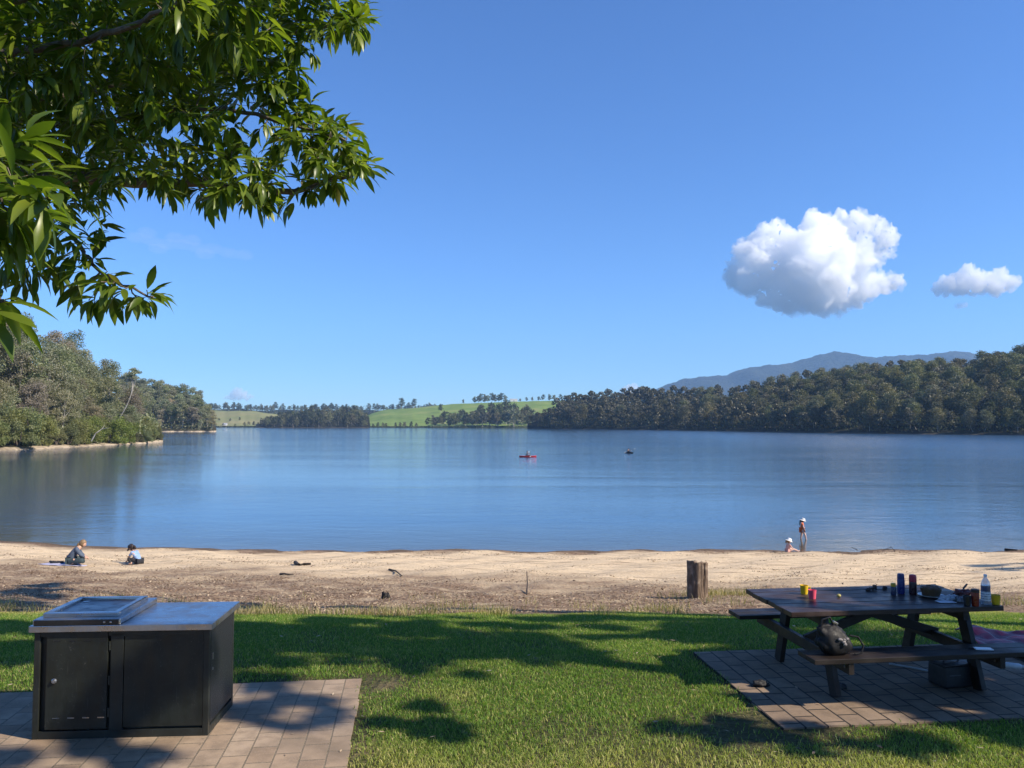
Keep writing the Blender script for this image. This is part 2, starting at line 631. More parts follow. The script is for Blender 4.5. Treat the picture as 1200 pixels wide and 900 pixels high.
# ------------------------------------------------------------------ water
def water_mat():
    m = new_mat('lake_water'); t = NT(m)
    P = t.pos()
    sep = t.n.new('ShaderNodeSeparateXYZ'); t.l.new(P, sep.inputs[0])
    X, Y, Z = sep.outputs
    w1 = t.noise(t.scale(P, (.30, .62, 0), rot=(0, 0, .12)), 1.0, 3, .5, .3)
    w2 = t.noise(t.scale(P, (1.0, 2.3, 0), rot=(0, 0, -.2)), 1.6, 4, .6, .3)
    w3 = t.noise(t.scale(P, (.05, .09, 0)), 1.0, 2, .5)
    calm = t.noise(t.scale(P, (.006, .030, 0), rot=(0, 0, .06)), 1.0, 5, .62, .7)
    gust = t.mapr(calm, .38, .64, .5, 1.0)
    near = t.mapr(t.math('ADD', Y, t.math('MULTIPLY', X, .9)), 25, 330, .42, 2.2)
    h = t.math('ADD', t.math('ADD', t.math('MULTIPLY', w1, 1.0), t.math('MULTIPLY', w2, .55)), t.math('MULTIPLY', w3, 1.1))
    h = t.math('MULTIPLY', h, t.math('MULTIPLY', gust, near))
    bed = t.ramp(t.mapr(t.math('ADD', Y, t.math('MULTIPLY', w3, 5.0)), 39.0, 52.0, 0, 1, False), [(0.0, (.12, .10, .065)), (.25, (.060, .062, .05)), (1.0, (.030, .070, .135))])
    b = t('ShaderNodeBsdfPrincipled', {}, Base_Color=bed, Roughness=t.mapr(X, 10, 130, .045, .20), IOR=1.333)
    t.l.new(t.bump(h, 1.0, .055), b.inputs['Normal'])
    t.out(b.outputs[0])
    return m


wy = np.concatenate([[30], np.linspace(60, 7000, 14)])
wx = np.linspace(-3000, 5900, 12)
WX, WY = np.meshgrid(wx, wy)
idx = np.arange(WX.size).reshape(WX.shape)
quads = np.stack([idx[:-1, :-1], idx[:-1, 1:], idx[1:, 1:], idx[1:, :-1]], -1).reshape(-1, 4)
water = link_mesh('water', np_mesh('water', np.stack([WX, WY, np.zeros_like(WX)], -1).reshape(-1, 3), quads), None, [water_mat()])
tag(water, kind='structure')


# ------------------------------------------------------------------ land round the lake
class Land:
    """hill with a shore; cols = (px, distance of shore, run back to the crest, picture row of the bare crest)"""

    def __init__(s, name, cols, mat, bank=.7, back=.6, bump_=1.5, nc=90, rows=(0, .006, .02, .05, .1, .2, .3, .4, .5, .6, .7, .8, .9, 1.0), seed=0, concave=1.0):
        s.px = np.array([c[0] for c in cols], float)
        s.D = np.array([c[1] for c in cols], float)
        s.run = np.array([c[2] for c in cols], float)
        s.zt = np.array([max(bank + .2, at_y(c[0], c[3], c[1] + c[2]).z) for c in cols])
        s.bank = bank; s.seed = seed; s.bump = bump_; s.concave = concave
        pxs = np.linspace(s.px[0], s.px[-1], nc)
        vs = []
        rr = [-.02] + list(rows) + [1.0 + back]
        for p in pxs:
            for r in rr: vs.append(s.at(p, r))
        nr = len(rr)
        idx = np.arange(nc * nr).reshape(nc, nr)
        q = np.stack([idx[:-1, :-1], idx[1:, :-1], idx[1:, 1:], idx[:-1, 1:]], -1).reshape(-1, 4)
        me = np_mesh(name, np.array(vs), q)
        me.polygons.foreach_set('use_smooth', [True] * len(me.polygons))
        s.obj = link_mesh(name, me, None, [mat])
        tag(s.obj, kind='structure')

    def at(s, p, r):
        D = np.interp(p, s.px, s.D); run = np.interp(p, s.px, s.run); zt = np.interp(p, s.px, s.zt)
        D = D + (1.2 * math.sin(p * .21 + s.seed) + .7 * math.sin(p * .53)) * D / 300
        y = D + run * r
        x = (p - 600) / F * y
        if r < 0: z = -.6
        elif r <= 1:
            k = r ** s.concave
            z = s.bank * min(1, r / .02) * .6 + (zt - s.bank * .6) * (k * k * (3 - 2 * k) * .45 + k * .55)
            z += s.bump * math.sin(x * .05 + s.seed) * math.sin(y * .043 + 2 * s.seed) * min(1, r * 4)
            if r == 0: z = -.02
        else:
            z = zt - (r - 1) * run * .25
        return (x, y, z)


def land_mat(name, c1, c2, c3, shore=(.42, .34, .24), scale=.05):
    m = new_mat(name); t = NT(m)
    P = t.pos()
    sep = t.n.new('ShaderNodeSeparateXYZ'); t.l.new(P, sep.inputs[0])
    n = t.noise(P, scale, 6, .6)
    n2 = t.noise(P, scale * 6, 5, .6)
    c = t.ramp(n, [(.35, c1), (.55, c2), (.68, c3)])
    c = t.mix(.35, c, t.ramp(n2, [(.3, c1), (.7, c3)]))
    z = t.math('ADD', sep.outputs[2], t.math('MULTIPLY', t.math('SUBTRACT', n2, .5), .7))
    c = t.mix(t.mapr(z, .75, .5), c, t.mix(t.mapr(n2, .45, .6), shore, tuple(.55 * q for q in shore)))
    b = t('ShaderNodeBsdfPrincipled', {}, Base_Color=c, Roughness=.95)
    b.inputs['Specular IOR Level'].default_value = .1
    t.out(b.outputs[0])
    return m


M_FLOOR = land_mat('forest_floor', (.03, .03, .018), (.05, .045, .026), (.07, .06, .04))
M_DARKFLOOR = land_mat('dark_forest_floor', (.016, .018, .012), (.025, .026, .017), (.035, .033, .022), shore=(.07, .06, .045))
M_PASTURE = land_mat('pasture', (.10, .18, .04), (.17, .25, .055), (.27, .27, .10), scale=.018, shore=(.10, .12, .05))
M_DRYPASTURE = land_mat('dry_pasture', (.17, .20, .07), (.24, .23, .10), (.30, .26, .13), scale=.012, shore=(.13, .13, .07))

headland = Land('near_headland', [(-420, 110, 55, 300), (-250, 128, 60, 400), (-120, 150, 70, 420), (0, 176, 75, 435), (60, 192, 75, 447), (100, 207, 70, 466), (140, 226, 55, 486), (175, 243, 30, 503), (189, 256, 9, 515), (192, 258, 3, 517.5)], M_FLOOR, bank=.5, seed=1.0)
point2 = Land('second_headland', [(90, 560, 120, 452), (150, 562, 120, 462), (200, 564, 110, 474), (230, 566, 80, 480), (248, 570, 40, 492), (254, 575, 10, 503.5)], M_FLOOR, bank=1.4, seed=2.0)
pasture_l = Land('left_pasture_hill', [(180, 1180, 400, 479), (250, 1180, 400, 482), (290, 1180, 380, 481), (320, 1180, 330, 484), (345, 1180, 250, 490), (380, 1180, 150, 496)], M_DRYPASTURE, seed=3, bump_=2)
pasture_r = Land('pasture_hill', [(390, 1150, 250, 496), (420, 1120, 330, 494), (428, 1120, 380, 488), (436, 1115, 400, 484.5), (450, 1110, 420, 481.5), (485, 1100, 450, 477.5), (513, 1100, 470, 475), (530, 1100, 470, 473.5), (572, 1090, 480, 472), (607, 1090, 480, 470.5), (640, 1080, 480, 469.5), (680, 1080, 480, 469), (760, 1080, 480, 474)], M_PASTURE, seed=4, bump_=2)
woodland_m = Land('wooded_flat', [(300, 1090, 80, 497.5), (330, 1070, 160, 494), (370, 1060, 220, 489), (400, 1060, 220, 488), (424, 1070, 150, 491), (434, 1080, 40, 497)], M_DARKFLOOR, bank=1.0, seed=5, bump_=1)
ridge_far = Land('far_ridge', [(-420, 1750, 300, 474), (100, 1750, 300, 475), (240, 1750, 350, 479), (330, 1750, 350, 481), (430, 1800, 350, 481), (520, 1850, 300, 480), (760, 1900, 300, 482), (1000, 1900, 300, 482)], M_DARKFLOOR, seed=6, bump_=3)
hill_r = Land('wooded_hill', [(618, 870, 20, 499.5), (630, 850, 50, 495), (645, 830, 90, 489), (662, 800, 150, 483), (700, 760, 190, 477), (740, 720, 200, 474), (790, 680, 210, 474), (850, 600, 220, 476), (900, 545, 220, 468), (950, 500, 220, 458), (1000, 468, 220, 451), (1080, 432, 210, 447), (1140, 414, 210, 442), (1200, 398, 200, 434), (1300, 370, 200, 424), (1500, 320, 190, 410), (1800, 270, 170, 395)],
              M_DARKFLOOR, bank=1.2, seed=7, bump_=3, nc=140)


def mountain_mat():
    m = new_mat('mountain_forest'); t = NT(m)
    P = t.pos()
    n = t.noise(P, .006, 8, .65)
    n2 = t.noise(P, .03, 5, .7)
    c = t.ramp(n, [(.35, (.028, .036, .022)), (.6, (.05, .055, .035)), (.75, (.07, .07, .045))])
    b = t('ShaderNodeBsdfPrincipled', {}, Base_Color=c, Roughness=.95)
    b.inputs['Specular IOR Level'].default_value = .1
    t.l.new(t.bump(t.math('ADD', n, t.math('MULTIPLY', n2, .5)), 1.0, 60), b.inputs['Normal'])
    t.out(b.outputs[0])
    return m


# mountain range some six kilometres off
prof = [(640, 480), (720, 466), (765, 457), (800, 444), (830, 441), (850, 440), (870, 432), (900, 428), (920, 427), (945, 420), (960, 416), (980, 412), (992, 413), (1010, 417.5), (1030, 418.5), (1060, 416.5), (1090, 415), (1112, 412.5), (1125, 411.5), (1142, 414), (1180, 420), (1230, 430), (1300, 432), (1400, 440), (1500, 450)]
vs = []
ppx = np.linspace(640, 1500, 260)
rows = [0, .08, .16, .25, .35, .45, .55, .65, .75, .85, .93, 1.0, 1.15, 1.5]
for p in ppx:
    yt = np.interp(p, [a for a, b in prof], [b for a, b in prof])
    zt = at_y(p, yt, 6000).z
    for r in rows:
        Y = 4600 + 1400 * r
        x = (p - 600) / F * 6000 * (1 - .06 * (1 - r))
        q = min(1, r)
        spur = 1 + .22 * math.sin(x * .0075 + 1.3 * math.sin(x * .0021) + q * 2.5) * math.sin(q * PI) + .09 * math.sin(x * .021 + q * 5) * math.sin(q * PI)
        z = zt * (q ** 1.15) * spur if r <= 1 else zt * (1 - (r - 1) * 1.2)
        if r == 1: z += 3 * math.sin(x * .05) + 2 * math.sin(x * .13 + 2) + 1.5 * math.sin(x * .31)
        vs.append((x, Y, z))
nr = len(rows)
idx = np.arange(len(vs)).reshape(-1, nr)
q = np.stack([idx[:-1, :-1], idx[1:, :-1], idx[1:, 1:], idx[:-1, 1:]], -1).reshape(-1, 4)
me = np_mesh('mountain', np.array(vs), q)
me.polygons.foreach_set('use_smooth', [True] * len(me.polygons))
tag(link_mesh('mountain', me, None, [mountain_mat()]), kind='structure')


# ------------------------------------------------------------------ paving
def paver_mat(rot, pad_shade=0.0):
    m = new_mat('clay_pavers'); t = NT(m)
    oc = t.objc()
    br = t('ShaderNodeTexBrick', {'offset': .5, 'squash': 1.0}, Scale=1.0, Mortar_Size=.010 if pad_shade else .007, Mortar_Smooth=.3, Bias=0.0, Brick_Width=.29, Row_Height=.195,
           Color1=(.0, .0, .0), Color2=(1, 1, 1), Mortar=(.5, .5, .5))
    t.l.new(t.scale(oc, (1, 1, 1), rot=(0, 0, rot)), br.inputs['Vector'])
    n = t.noise(oc, 5, 6, .65); n2 = t.noise(oc, 70, 4, .7); n3 = t.noise(oc, 1.1, 4)
    brick = t.ramp(br.outputs['Color'], [(0, (.29, .205, .135)), (.35, (.36, .265, .18)), (.65, (.33, .245, .17)), (1, (.40, .305, .215))])
    brick = t.mix(t.mapr(n, .38, .68, 0, .75), brick, (.20, .15, .105))
    brick = t.mix(t.mapr(n2, .5, .75, 0, .5), brick, (.44, .35, .27))
    brick = t.mix(t.mapr(n3, .48, .7, 0, .65), brick, (.17, .13, .09))
    if pad_shade: brick = t.mix(pad_shade, brick, t.mix(1.0, brick, (.48, .45, .44), 'MULTIPLY'))  # table pad: brick colour darkened to deepen the shade there
    joint = t.ramp(n2, [(.3, (.012, .011, .010)), (.7, (.04, .035, .03))]) if pad_shade else t.ramp(n2, [(.3, (.07, .06, .04)), (.7, (.30, .24, .17))])
    c = t.mix(br.outputs['Fac'], brick, joint)
    b = t('ShaderNodeBsdfPrincipled', {}, Base_Color=c, Roughness=.85)
    b.inputs['Specular IOR Level'].default_value = .3
    h = t.math('SUBTRACT', t.math('ADD', t.math('MULTIPLY', n2, .25), t.math('MULTIPLY', br.outputs['Color'], .25)), br.outputs['Fac'])
    t.l.new(t.bump(h, .8, .006), b.inputs['Normal'])
    t.out(b.outputs[0])
    return m


PADZ = 3.515                                  # top of the paving


def pad(corners, name, rot, pad_shade=0.0):
    """slab of pavers with a slightly ragged edge; corners in world xy"""
    c0 = sum((Vector(c) for c in corners), Vector((0, 0))) / 4
    pts = []
    for i in range(4):
        a = Vector(corners[i]) - c0; b = Vector(corners[(i + 1) % 4]) - c0
        n = max(2, int((b - a).length / .195))
        nrm = Vector(((b - a).y, -(b - a).x)).normalized()
        for k in range(n):
            j = random.uniform(-.006, .012)
            pts.append(a + (b - a) * (k / n) + nrm * j); pts.append(a + (b - a) * ((k + .94) / n) + nrm * j)
    vs = [(p.x, p.y, 0) for p in pts] + [(p.x, p.y, -.12) for p in pts]
    n = len(pts)
    fs = [tuple(range(n))] + [(i, i + n, (i + 1) % n + n, (i + 1) % n) for i in range(n)]
    me = bpy.data.meshes.new(name); me.from_pydata(vs, [], fs)
    bm = bmesh.new(); bm.from_mesh(me); bmesh.ops.recalc_face_normals(bm, faces=bm.faces); bm.to_mesh(me); bm.free()
    o = link_mesh(name, me, None, [paver_mat(rot, pad_shade)])
    o.location = (c0.x, c0.y, PADZ)
    return tag(o, kind='structure')


def g2(px, py, z=PADZ):
    p = at_z(px, py, z)
    return Vector((p.x, p.y))


e1a = g2(424, 795); e1b = g2(405, 899)
d1 = (e1b - e1a).normalized(); s1 = Vector((d1.y, -d1.x))
if s1.x > 0: s1 = -s1
PAD1 = [e1a, e1a + s1 * 4.6, e1a + s1 * 4.6 + d1 * 5.5, e1a + d1 * 5.5]
pad(PAD1, 'barbecue_paving', -math.atan2(s1.y, s1.x) + PI / 2)
e2a = g2(812, 764); e2b = g2(917, 853)
d2 = (e2b - e2a).normalized(); s2 = Vector((-d2.y, d2.x))
if s2.x < 0: s2 = -s2
L2 = (e2b - e2a).length
PAD2 = [e2a, e2b, e2b + s2 * 3.9, e2a + s2 * 3.9]
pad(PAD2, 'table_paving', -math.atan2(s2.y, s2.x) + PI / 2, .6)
print('PADS', PAD1, PAD2)


def in_quad(x, y, Q, grow=0.0):
    cx = sum(q.x for q in Q) / 4; cy = sum(q.y for q in Q) / 4
    r = np.ones(np.shape(x), bool)
    for i in range(4):
        a, b = Q[i], Q[(i + 1) % 4]
        nx_, ny_ = (b - a).y, -(b - a).x
        L = math.hypot(nx_, ny_); nx_, ny_ = nx_ / L, ny_ / L
        s0 = (cx - a.x) * nx_ + (cy - a.y) * ny_
        d = ((x - a.x) * nx_ + (y - a.y) * ny_) * (1 if s0 > 0 else -1)
        r &= d > -grow
    return r
# ------------------------------------------------------------------ foliage helpers
def card_arrays(c, size, rng, aspect=.55, up=.25, droop=0.0):
    """little four-cornered leaf sprays at centres c (N,3) with sizes (N,)"""
    n = len(c)
    nr = rng.normal(size=(n, 3)); nr[:, 2] += up
    nr /= np.linalg.norm(nr, axis=1, keepdims=True)
    a = rng.normal(size=(n, 3)); a[:, 2] -= droop
    a -= nr * (a * nr).sum(1, keepdims=True); a /= np.linalg.norm(a, axis=1, keepdims=True) + 1e-9
    b = np.cross(nr, a)
    s = size[:, None]
    j = rng.uniform(.7, 1.15, size=(n, 4, 1))
    v = np.stack([c - a * s * j[:, 0], c + b * s * aspect * j[:, 1] + nr * s * .12, c + a * s * j[:, 2], c - b * s * aspect * j[:, 3] + nr * s * .1], 1)
    q = np.arange(n * 4).reshape(n, 4)
    return v.reshape(-1, 3), q


def clump_points(rng, cen, rad, n, flat=.65, shell=.5):
    d = rng.normal(size=(n, 3)); d /= np.linalg.norm(d, axis=1, keepdims=True)
    r = rng.uniform(0, 1, size=(n, 1)) ** shell
    p = d * r * rad
    p[:, 2] *= flat
    k = p[:, 2] < 0
    p[k, 2] *= .7
    return p + np.asarray(cen)


M_GUMBARK = bark_mat('pale_gum_bark', (.24, .21, .17), (.50, .46, .40), (.16, .12, .09), scale=.5, bump=.2)
M_DARKBARK = bark_mat('dark_bark', (.05, .04, .03), (.13, .10, .075), None, scale=1.5)
M_GUMLEAF = leaf_mat('gum_leaves', [(.125, .145, .068), (.20, .21, .115), (.26, .26, .16), (.16, .18, .09), (.32, .31, .21)], trans=.3, rough=.55)
M_WARMLEAF = leaf_mat('brownish_gum_leaves', [(.22, .195, .115), (.28, .24, .16), (.32, .275, .195), (.18, .17, .10)], trans=.3, rough=.55)
M_SHOREBUSH = leaf_mat('shore_bush_leaves', [(.12, .14, .04), (.17, .19, .055), (.21, .22, .08), (.14, .16, .05)], trans=.3, rough=.6)
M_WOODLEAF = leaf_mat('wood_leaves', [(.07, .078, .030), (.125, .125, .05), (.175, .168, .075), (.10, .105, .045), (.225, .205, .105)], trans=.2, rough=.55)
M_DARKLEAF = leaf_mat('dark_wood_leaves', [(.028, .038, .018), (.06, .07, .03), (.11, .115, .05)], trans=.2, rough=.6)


def gum_parts(seed, h, spread, nclump, ncard, size, base=.45, lean=0.0, trunkr=None, flat=.6, clump=.2, up=.3, nlimb=99, stems=1):
    """returns (trunk MB, foliage arrays) of a gum tree h metres tall standing at the origin"""
    rng = np.random.default_rng(seed)
    mb = MB()
    tr = trunkr or h * .016
    top = np.array([lean * h + rng.normal() * .04 * h, rng.normal() * .04 * h, h * .82])
    bend = rng.normal(size=2) * .04 * h

    def tp(t):
        return np.array([top[0] * t + bend[0] * math.sin(t * PI), top[1] * t + bend[1] * math.sin(t * PI), top[2] * t])
    ts = np.linspace(0, 1, 8)
    mb.tube([tp(t) for t in ts], [tr * (1.25 if t == 0 else 1 - .75 * t) for t in ts], 7)
    vs = []; qs = []; off = 0
    for i in range(nclump):
        t = base + (1 - base) * ((i + rng.uniform(.2, .8)) / nclump)
        u = (t - base) / (1 - base)
        ang = i * 2.4 + rng.uniform(-.5, .5)
        rad = spread * (.35 + .65 * math.sin(min(1, .25 + .8 * u) * PI) ** .7) * rng.uniform(.35, 1.0)
        zc = h * (t * .92 + .04)
        p0 = tp(min(.97, max(.25, t - .22)))
        cen = np.array([tp(min(1, t))[0] + rad * math.cos(ang), tp(min(1, t))[1] + rad * math.sin(ang), zc])
        cr = h * clump * rng.uniform(.6, 1.15)
        if i < nlimb:
            mid = (p0 + cen) / 2 + np.array([0, 0, -.04 * h])
            mb.tube([p0, mid, cen], [tr * .38, tr * .25, tr * .1], 5, False)
        nn = int(ncard / nclump * (cr / (h * clump)) ** 2)
        pts = clump_points(rng, cen, cr, nn, flat, .45)
        v, q = card_arrays(pts, rng.uniform(.6, 1.2, nn) * size, rng, .5, up, .6)
        vs.append(v); qs.append(q + off); off += len(v)
    return mb, np.concatenate(vs), np.concatenate(qs)


def proto_tree(name, parts, leafm, barkm, label, cat, group=None, single=False):
    mb, v, q = parts
    if single:                                  # a far tree of a few pixels: one mesh, bark and leaves as two materials
        me = bpy.data.meshes.new(name)
        tv = np.array(mb.v); nt_ = len(tv)
        allv = np.concatenate([tv, v])
        tq = [f for f in mb.f if len(f) == 4]
        me = np_mesh(name, allv, np.concatenate([np.array(tq), q + nt_]))
        o = link_mesh(name, me, None, [barkm, leafm])
        mi = np.ones(len(tq) + len(q), np.int32); mi[:len(tq)] = 0
        me.polygons.foreach_set('material_index', mi)
        return tag(o, label, cat, group)
    r = thing(name, label, cat, group=group)
    mb.build('trunk', barkm, r, smooth=True)
    link_mesh('crown', np_mesh('crown', v, q), r, [leafm])
    return r


def place(protos, k, loc, rz, sc, label, group, cat='tree', szz=1.0):
    p = protos[k % len(protos)]
    if not p.get('_used'):
        o = p; p['_used'] = 1
    else:
        o = copy_tree(p)
    o.location = loc
    o.rotation_euler = (0, 0, rz)
    o.scale = (sc, sc, sc * szz)
    o['label'] = label; o['category'] = cat
    if group: o['group'] = group
    elif 'group' in o: del o['group']
    return o


class Skyline:
    """keeps what the photo can show: a tree wholly behind nearer ones is left out"""

    def __init__(s): s.h = np.full(2600, -9e9)

    def test(s, x, y, z, h, w):
        px = 600 + x / y * F; wp = w / y * F; top = -(z + h - CAMZ) / y * F
        lo = int(px - wp / 2) + 600; hi = int(px + wp / 2) + 601
        lo = max(0, lo); hi = min(2600, hi)
        if hi <= lo: return False
        t = -top
        seg = s.h[lo:hi]
        xx = (np.arange(lo, hi) - 600 - px) / max(1, wp / 2)
        shape = t - np.abs(xx) ** 2 * h / y * F * .22
        vis = np.mean(np.clip(shape - seg, 0, 3))
        if vis < .8: return False
        s.h[lo:hi] = np.maximum(seg, shape - 1)
        return True


def scatter(land, n, pr, rr, seed, minpx=2.0, rpow=1.0):
    rnd = random.Random(seed)
    out = []
    for i in range(n * 30):
        if len(out) >= n: break
        p = rnd.uniform(*pr); r = rr[0] + (rr[1] - rr[0]) * rnd.random() ** rpow
        x, y, z = land.at(p, r)
        if any((x - a[0]) ** 2 + (y - a[1]) ** 2 < minpx ** 2 for a in out): continue
        out.append((x, y, z - .3, p, r))
    return out


# ---- near left headland: grey gums behind, olive bushes along the sandy bank
GUMG = 'gum trees in the wood on the near left headland'
gp = []
for i, (h, sp, nc_, cl, ln, warm) in enumerate([(22, 4.2, 16, .15, .02, 0), (20, 5.0, 18, .14, -.05, 1), (24, 4.6, 18, .14, .05, 0), (18, 4.0, 14, .16, .08, 0), (21, 5.4, 20, .13, -.02, 1)]):
    gp.append(proto_tree('gum_tree', gum_parts(40 + i, h, sp, nc_, 5200, .36, .34, ln, None, .62, cl), [M_GUMLEAF, M_WARMLEAF][warm], M_GUMBARK, 'x', 'tree'))
sk = Skyline()
pts = scatter(headland, 150, (-260, 168), (.16, 1.0), 11, 4.2)
pts.sort(key=lambda a: a[1])
ng = 0
for i, (x, y, z, p, r) in enumerate(pts):
    rnd = random.Random(900 + i)
    s = rnd.uniform(.78, 1.05) * np.interp(p, [-260, 0, 60, 110, 140, 175], [.95, .98, .95, .80, .66, .5]) * (.72 if r < .3 else 1)
    k = rnd.randrange(5)
    h = [22, 20, 24, 18, 21][k] * s
    if p > -120 and not sk.test(x, y, z, h, 10 * s): continue
    if p <= -120 and rnd.random() < .5: continue
    place(gp, k, (x, y, z), rnd.uniform(0, 6.28), s, 'grey green gum tree with pale trunk in the wood on the near left headland', GUMG, szz=rnd.uniform(.92, 1.1)); ng += 1
print('gums', ng)
# thin leaning gum whose small tuft sticks out above the wood
tp_ = at_y(157, 431, 236)
lean_t = proto_tree('gum_tree', (lambda mb, v, q: (mb, v, q))(*gum_parts(77, 17.5, 1.2, 5, 900, .32, .8, .30, .22, .5, .085)), M_GUMLEAF, M_GUMBARK,
                    'thin leaning gum tree with a small tuft of leaves rising above the near left wood', 'tree')
b_ = headland.at(137, .55)
lean_t.location = (tp_.x - .30 * 17.5, 236, b_[2] - .3)
lean_t.scale = (1, 1, (tp_.z - b_[2] + .3) / 17.0)

BUSHG = 'bushes along the sandy bank of the near left headland'
bp = []


def bush_parts(seed, h, w, nclump, ncard, size):
    rng = np.random.default_rng(seed)
    mb = MB(); vs = []; qs = []; off = 0
    for k in range(5):
        a = rng.uniform(0, 6.28); e = np.array([math.cos(a) * w * .25, math.sin(a) * w * .25, h * .7])
        mb.tube([(0, 0, 0), e * .5 + rng.normal(size=3) * .1, e], [h * .03, h * .02, h * .01], 5)
    for i in range(nclump):
        a = rng.uniform(0, 6.28); u = rng.uniform(0, 1)
        zc = h * (.12 + .75 * u); rad = w * .5 * math.sqrt(max(.05, 1 - (u * .95) ** 2)) * rng.uniform(.3, .95)
        cr = h * rng.uniform(.13, .25)
        nn = int(ncard / nclump)
        pts = clump_points(rng, (rad * math.cos(a), rad * math.sin(a), zc), cr, nn, 1.0, .4)
        pts[:, 2] = np.maximum(pts[:, 2], .05)
        v, q = card_arrays(pts, rng.uniform(.6, 1.2, nn) * size, rng, .35, .2, -1.0)
        vs.append(v); qs.append(q + off); off += len(v)
    return mb, np.concatenate(vs), np.concatenate(qs)


for i, (h, w) in enumerate([(8.5, 9), (7, 8), (9.5, 8.5), (6, 8)]):
    bp.append(proto_tree('shore_bush', bush_parts(60 + i, h, w, 26, 5200, .30), M_SHOREBUSH, M_DARKBARK, 'x', 'bush'))
sk = Skyline()
pts = scatter(headland, 70, (-200, 180), (.03, .2), 21, 3.4)
pts += scatter(headland, 8, (150, 187), (.1, .8), 22, 3.0)
pts.sort(key=lambda a: a[1])
nb = 0
for i, (x, y, z, p, r) in enumerate(pts):
    rnd = random.Random(300 + i)
    s = rnd.uniform(.6, 1.1) * np.interp(p, [-200, 80, 130, 160, 187], [1.0, 1.0, .95, .75, .42])
    k = rnd.randrange(4)
    h = [8.5, 7, 9.5, 6][k] * s
    if not sk.test(x, y, z, h, 8 * s): continue
    place(bp, k, (x, y, z), rnd.uniform(0, 6.28), s, 'rounded olive green bush above the sandy bank of the near left headland', BUSHG, 'bush'); nb += 1
print('bushes', nb)
# pale dead branch leaning out of the bushes
dp = at_z(117, 512, 1.6)
mb = MB()
A = at_y(107, 517, 196); 
mb.tube([A, at_y(112, 508, 196), at_y(119, 503, 196.5), at_y(128, 501, 196)], [.16, .13, .10, .05], 6)
mb.tube([at_y(119, 503, 196.5), at_y(123, 498, 197)], [.08, .03], 5)
tag(mb.build('dead_branch', M_GUMBARK), 'pale dead branch leaning out of the bushes on the near left bank', 'branch')

# ---- second headland
P2G = 'gum trees on the second headland'
sp_ = [proto_tree('gum_tree', gum_parts(110 + i, h, w, 12, 2400, .55, .32, 0, None, .6, .16), M_WARMLEAF if i == 1 else M_GUMLEAF, M_GUMBARK, 'x', 'tree') for i, (h, w) in enumerate([(18, 4.5), (16, 5), (20, 4.2)])]
sk = Skyline()
pts = scatter(point2, 130, (140, 250), (.02, 1.0), 31, 4.5)
pts.sort(key=lambda a: a[1])
for i, (x, y, z, p, r) in enumerate(pts):
    rnd = random.Random(400 + i)
    s = rnd.uniform(.7, 1.1) * np.interp(p, [140, 225, 250], [1, .95, .75]) * (.6 if r < .1 else 1)
    k = rnd.randrange(3); h = [18, 16, 20][k] * s
    if not sk.test(x, y, z, h, 9 * s): continue
    place(sp_, k, (x, y, z), rnd.uniform(0, 6.28), s, 'grey gum tree with bare pale stems on the second headland from the left', P2G)

# ---- wooded hill on the right
HRG = 'trees of the wood on the right shore'
wp = [proto_tree('woodland_tree', gum_parts(140 + i, h, w, 19, 3900, .52, .28, 0, h * .011, .66, .19), M_WOODLEAF if i % 2 == 0 else M_DARKLEAF, M_GUMBARK, 'x', 'tree') for i, (h, w) in enumerate([(18, 4.6), (16, 5), (20, 4.4), (15, 4.8)])]
light = [gum_parts(160 + i, h, 4.8, 11, 620, 1.15, .30, 0, h * .011, .62, .165) for i, h in enumerate((18, 16, 20))]
sk = Skyline()
pts = scatter(hill_r, 900, (620, 1300), (.02, 1.0), 41, 5.2)
pts.sort(key=lambda a: a[1])
vis = []
for i, (x, y, z, p, r) in enumerate(pts):
    rnd = random.Random(1400 + i)
    s = rnd.uniform(.75, 1.12) * (.7 if r < .08 else 1) * np.interp(p, [618, 632, 652], [.4, .65, 1])
    k = rnd.randrange(4); h = [18, 16, 20, 15][k] * s
    if p > 1240 and rnd.random() < .5: continue
    if not sk.test(x, y, z, h, 9.5 * s): continue
    vis.append((y / h, i, k, s, rnd.uniform(0, 6.28), (x, y, z)))
vis.sort()                                      # the 285 that show largest stand on their own
cut = sorted(random.Random(3).sample(range(len(vis)), max(0, len(vis) - 285)), reverse=True) if False else []
single = vis[:285]; rest = vis[285:]
for d_, i, k, s, rz, loc in single:
    place(wp, k, loc, rz, s, 'dark green gum tree in the dense wood on the right shore', HRG)
print('hill trees', len(single), len(rest))
if rest:
    V = []; Q = []; off = 0
    for d_, i, k, s, rz, loc in rest:
        mb, v, q = light[i % 3]
        R = np.array([[math.cos(rz), -math.sin(rz), 0], [math.sin(rz), math.cos(rz), 0], [0, 0, 1]])
        V.append((v * s) @ R.T + np.array(loc)); Q.append(q + off); off += len(v)
    tag(link_mesh('tree_canopy', np_mesh('tree_canopy', np.concatenate(V), np.concatenate(Q)), None, [M_WOODLEAF]), 'far part of the dense wood on the right shore', 'woodland', kind='stuff')


def understorey(name, land, n, pr, rr, size, hh, mat, label, seed):
    rng = np.random.default_rng(seed); rnd = random.Random(seed)
    c = []
    for i in range(n):
        p = rnd.uniform(*pr); r = rr[0] + (rr[1] - rr[0]) * rnd.random()
        x, y, z = land.at(p, r)
        c.append((x, y, z + rnd.random() * hh))
    v, q = card_arrays(np.array(c), rng.uniform(.6, 1.3, n) * size, rng, .6, .3, 0)
    return tag(link_mesh(name, np_mesh(name, v, q), None, [mat]), label, 'undergrowth', kind='stuff')


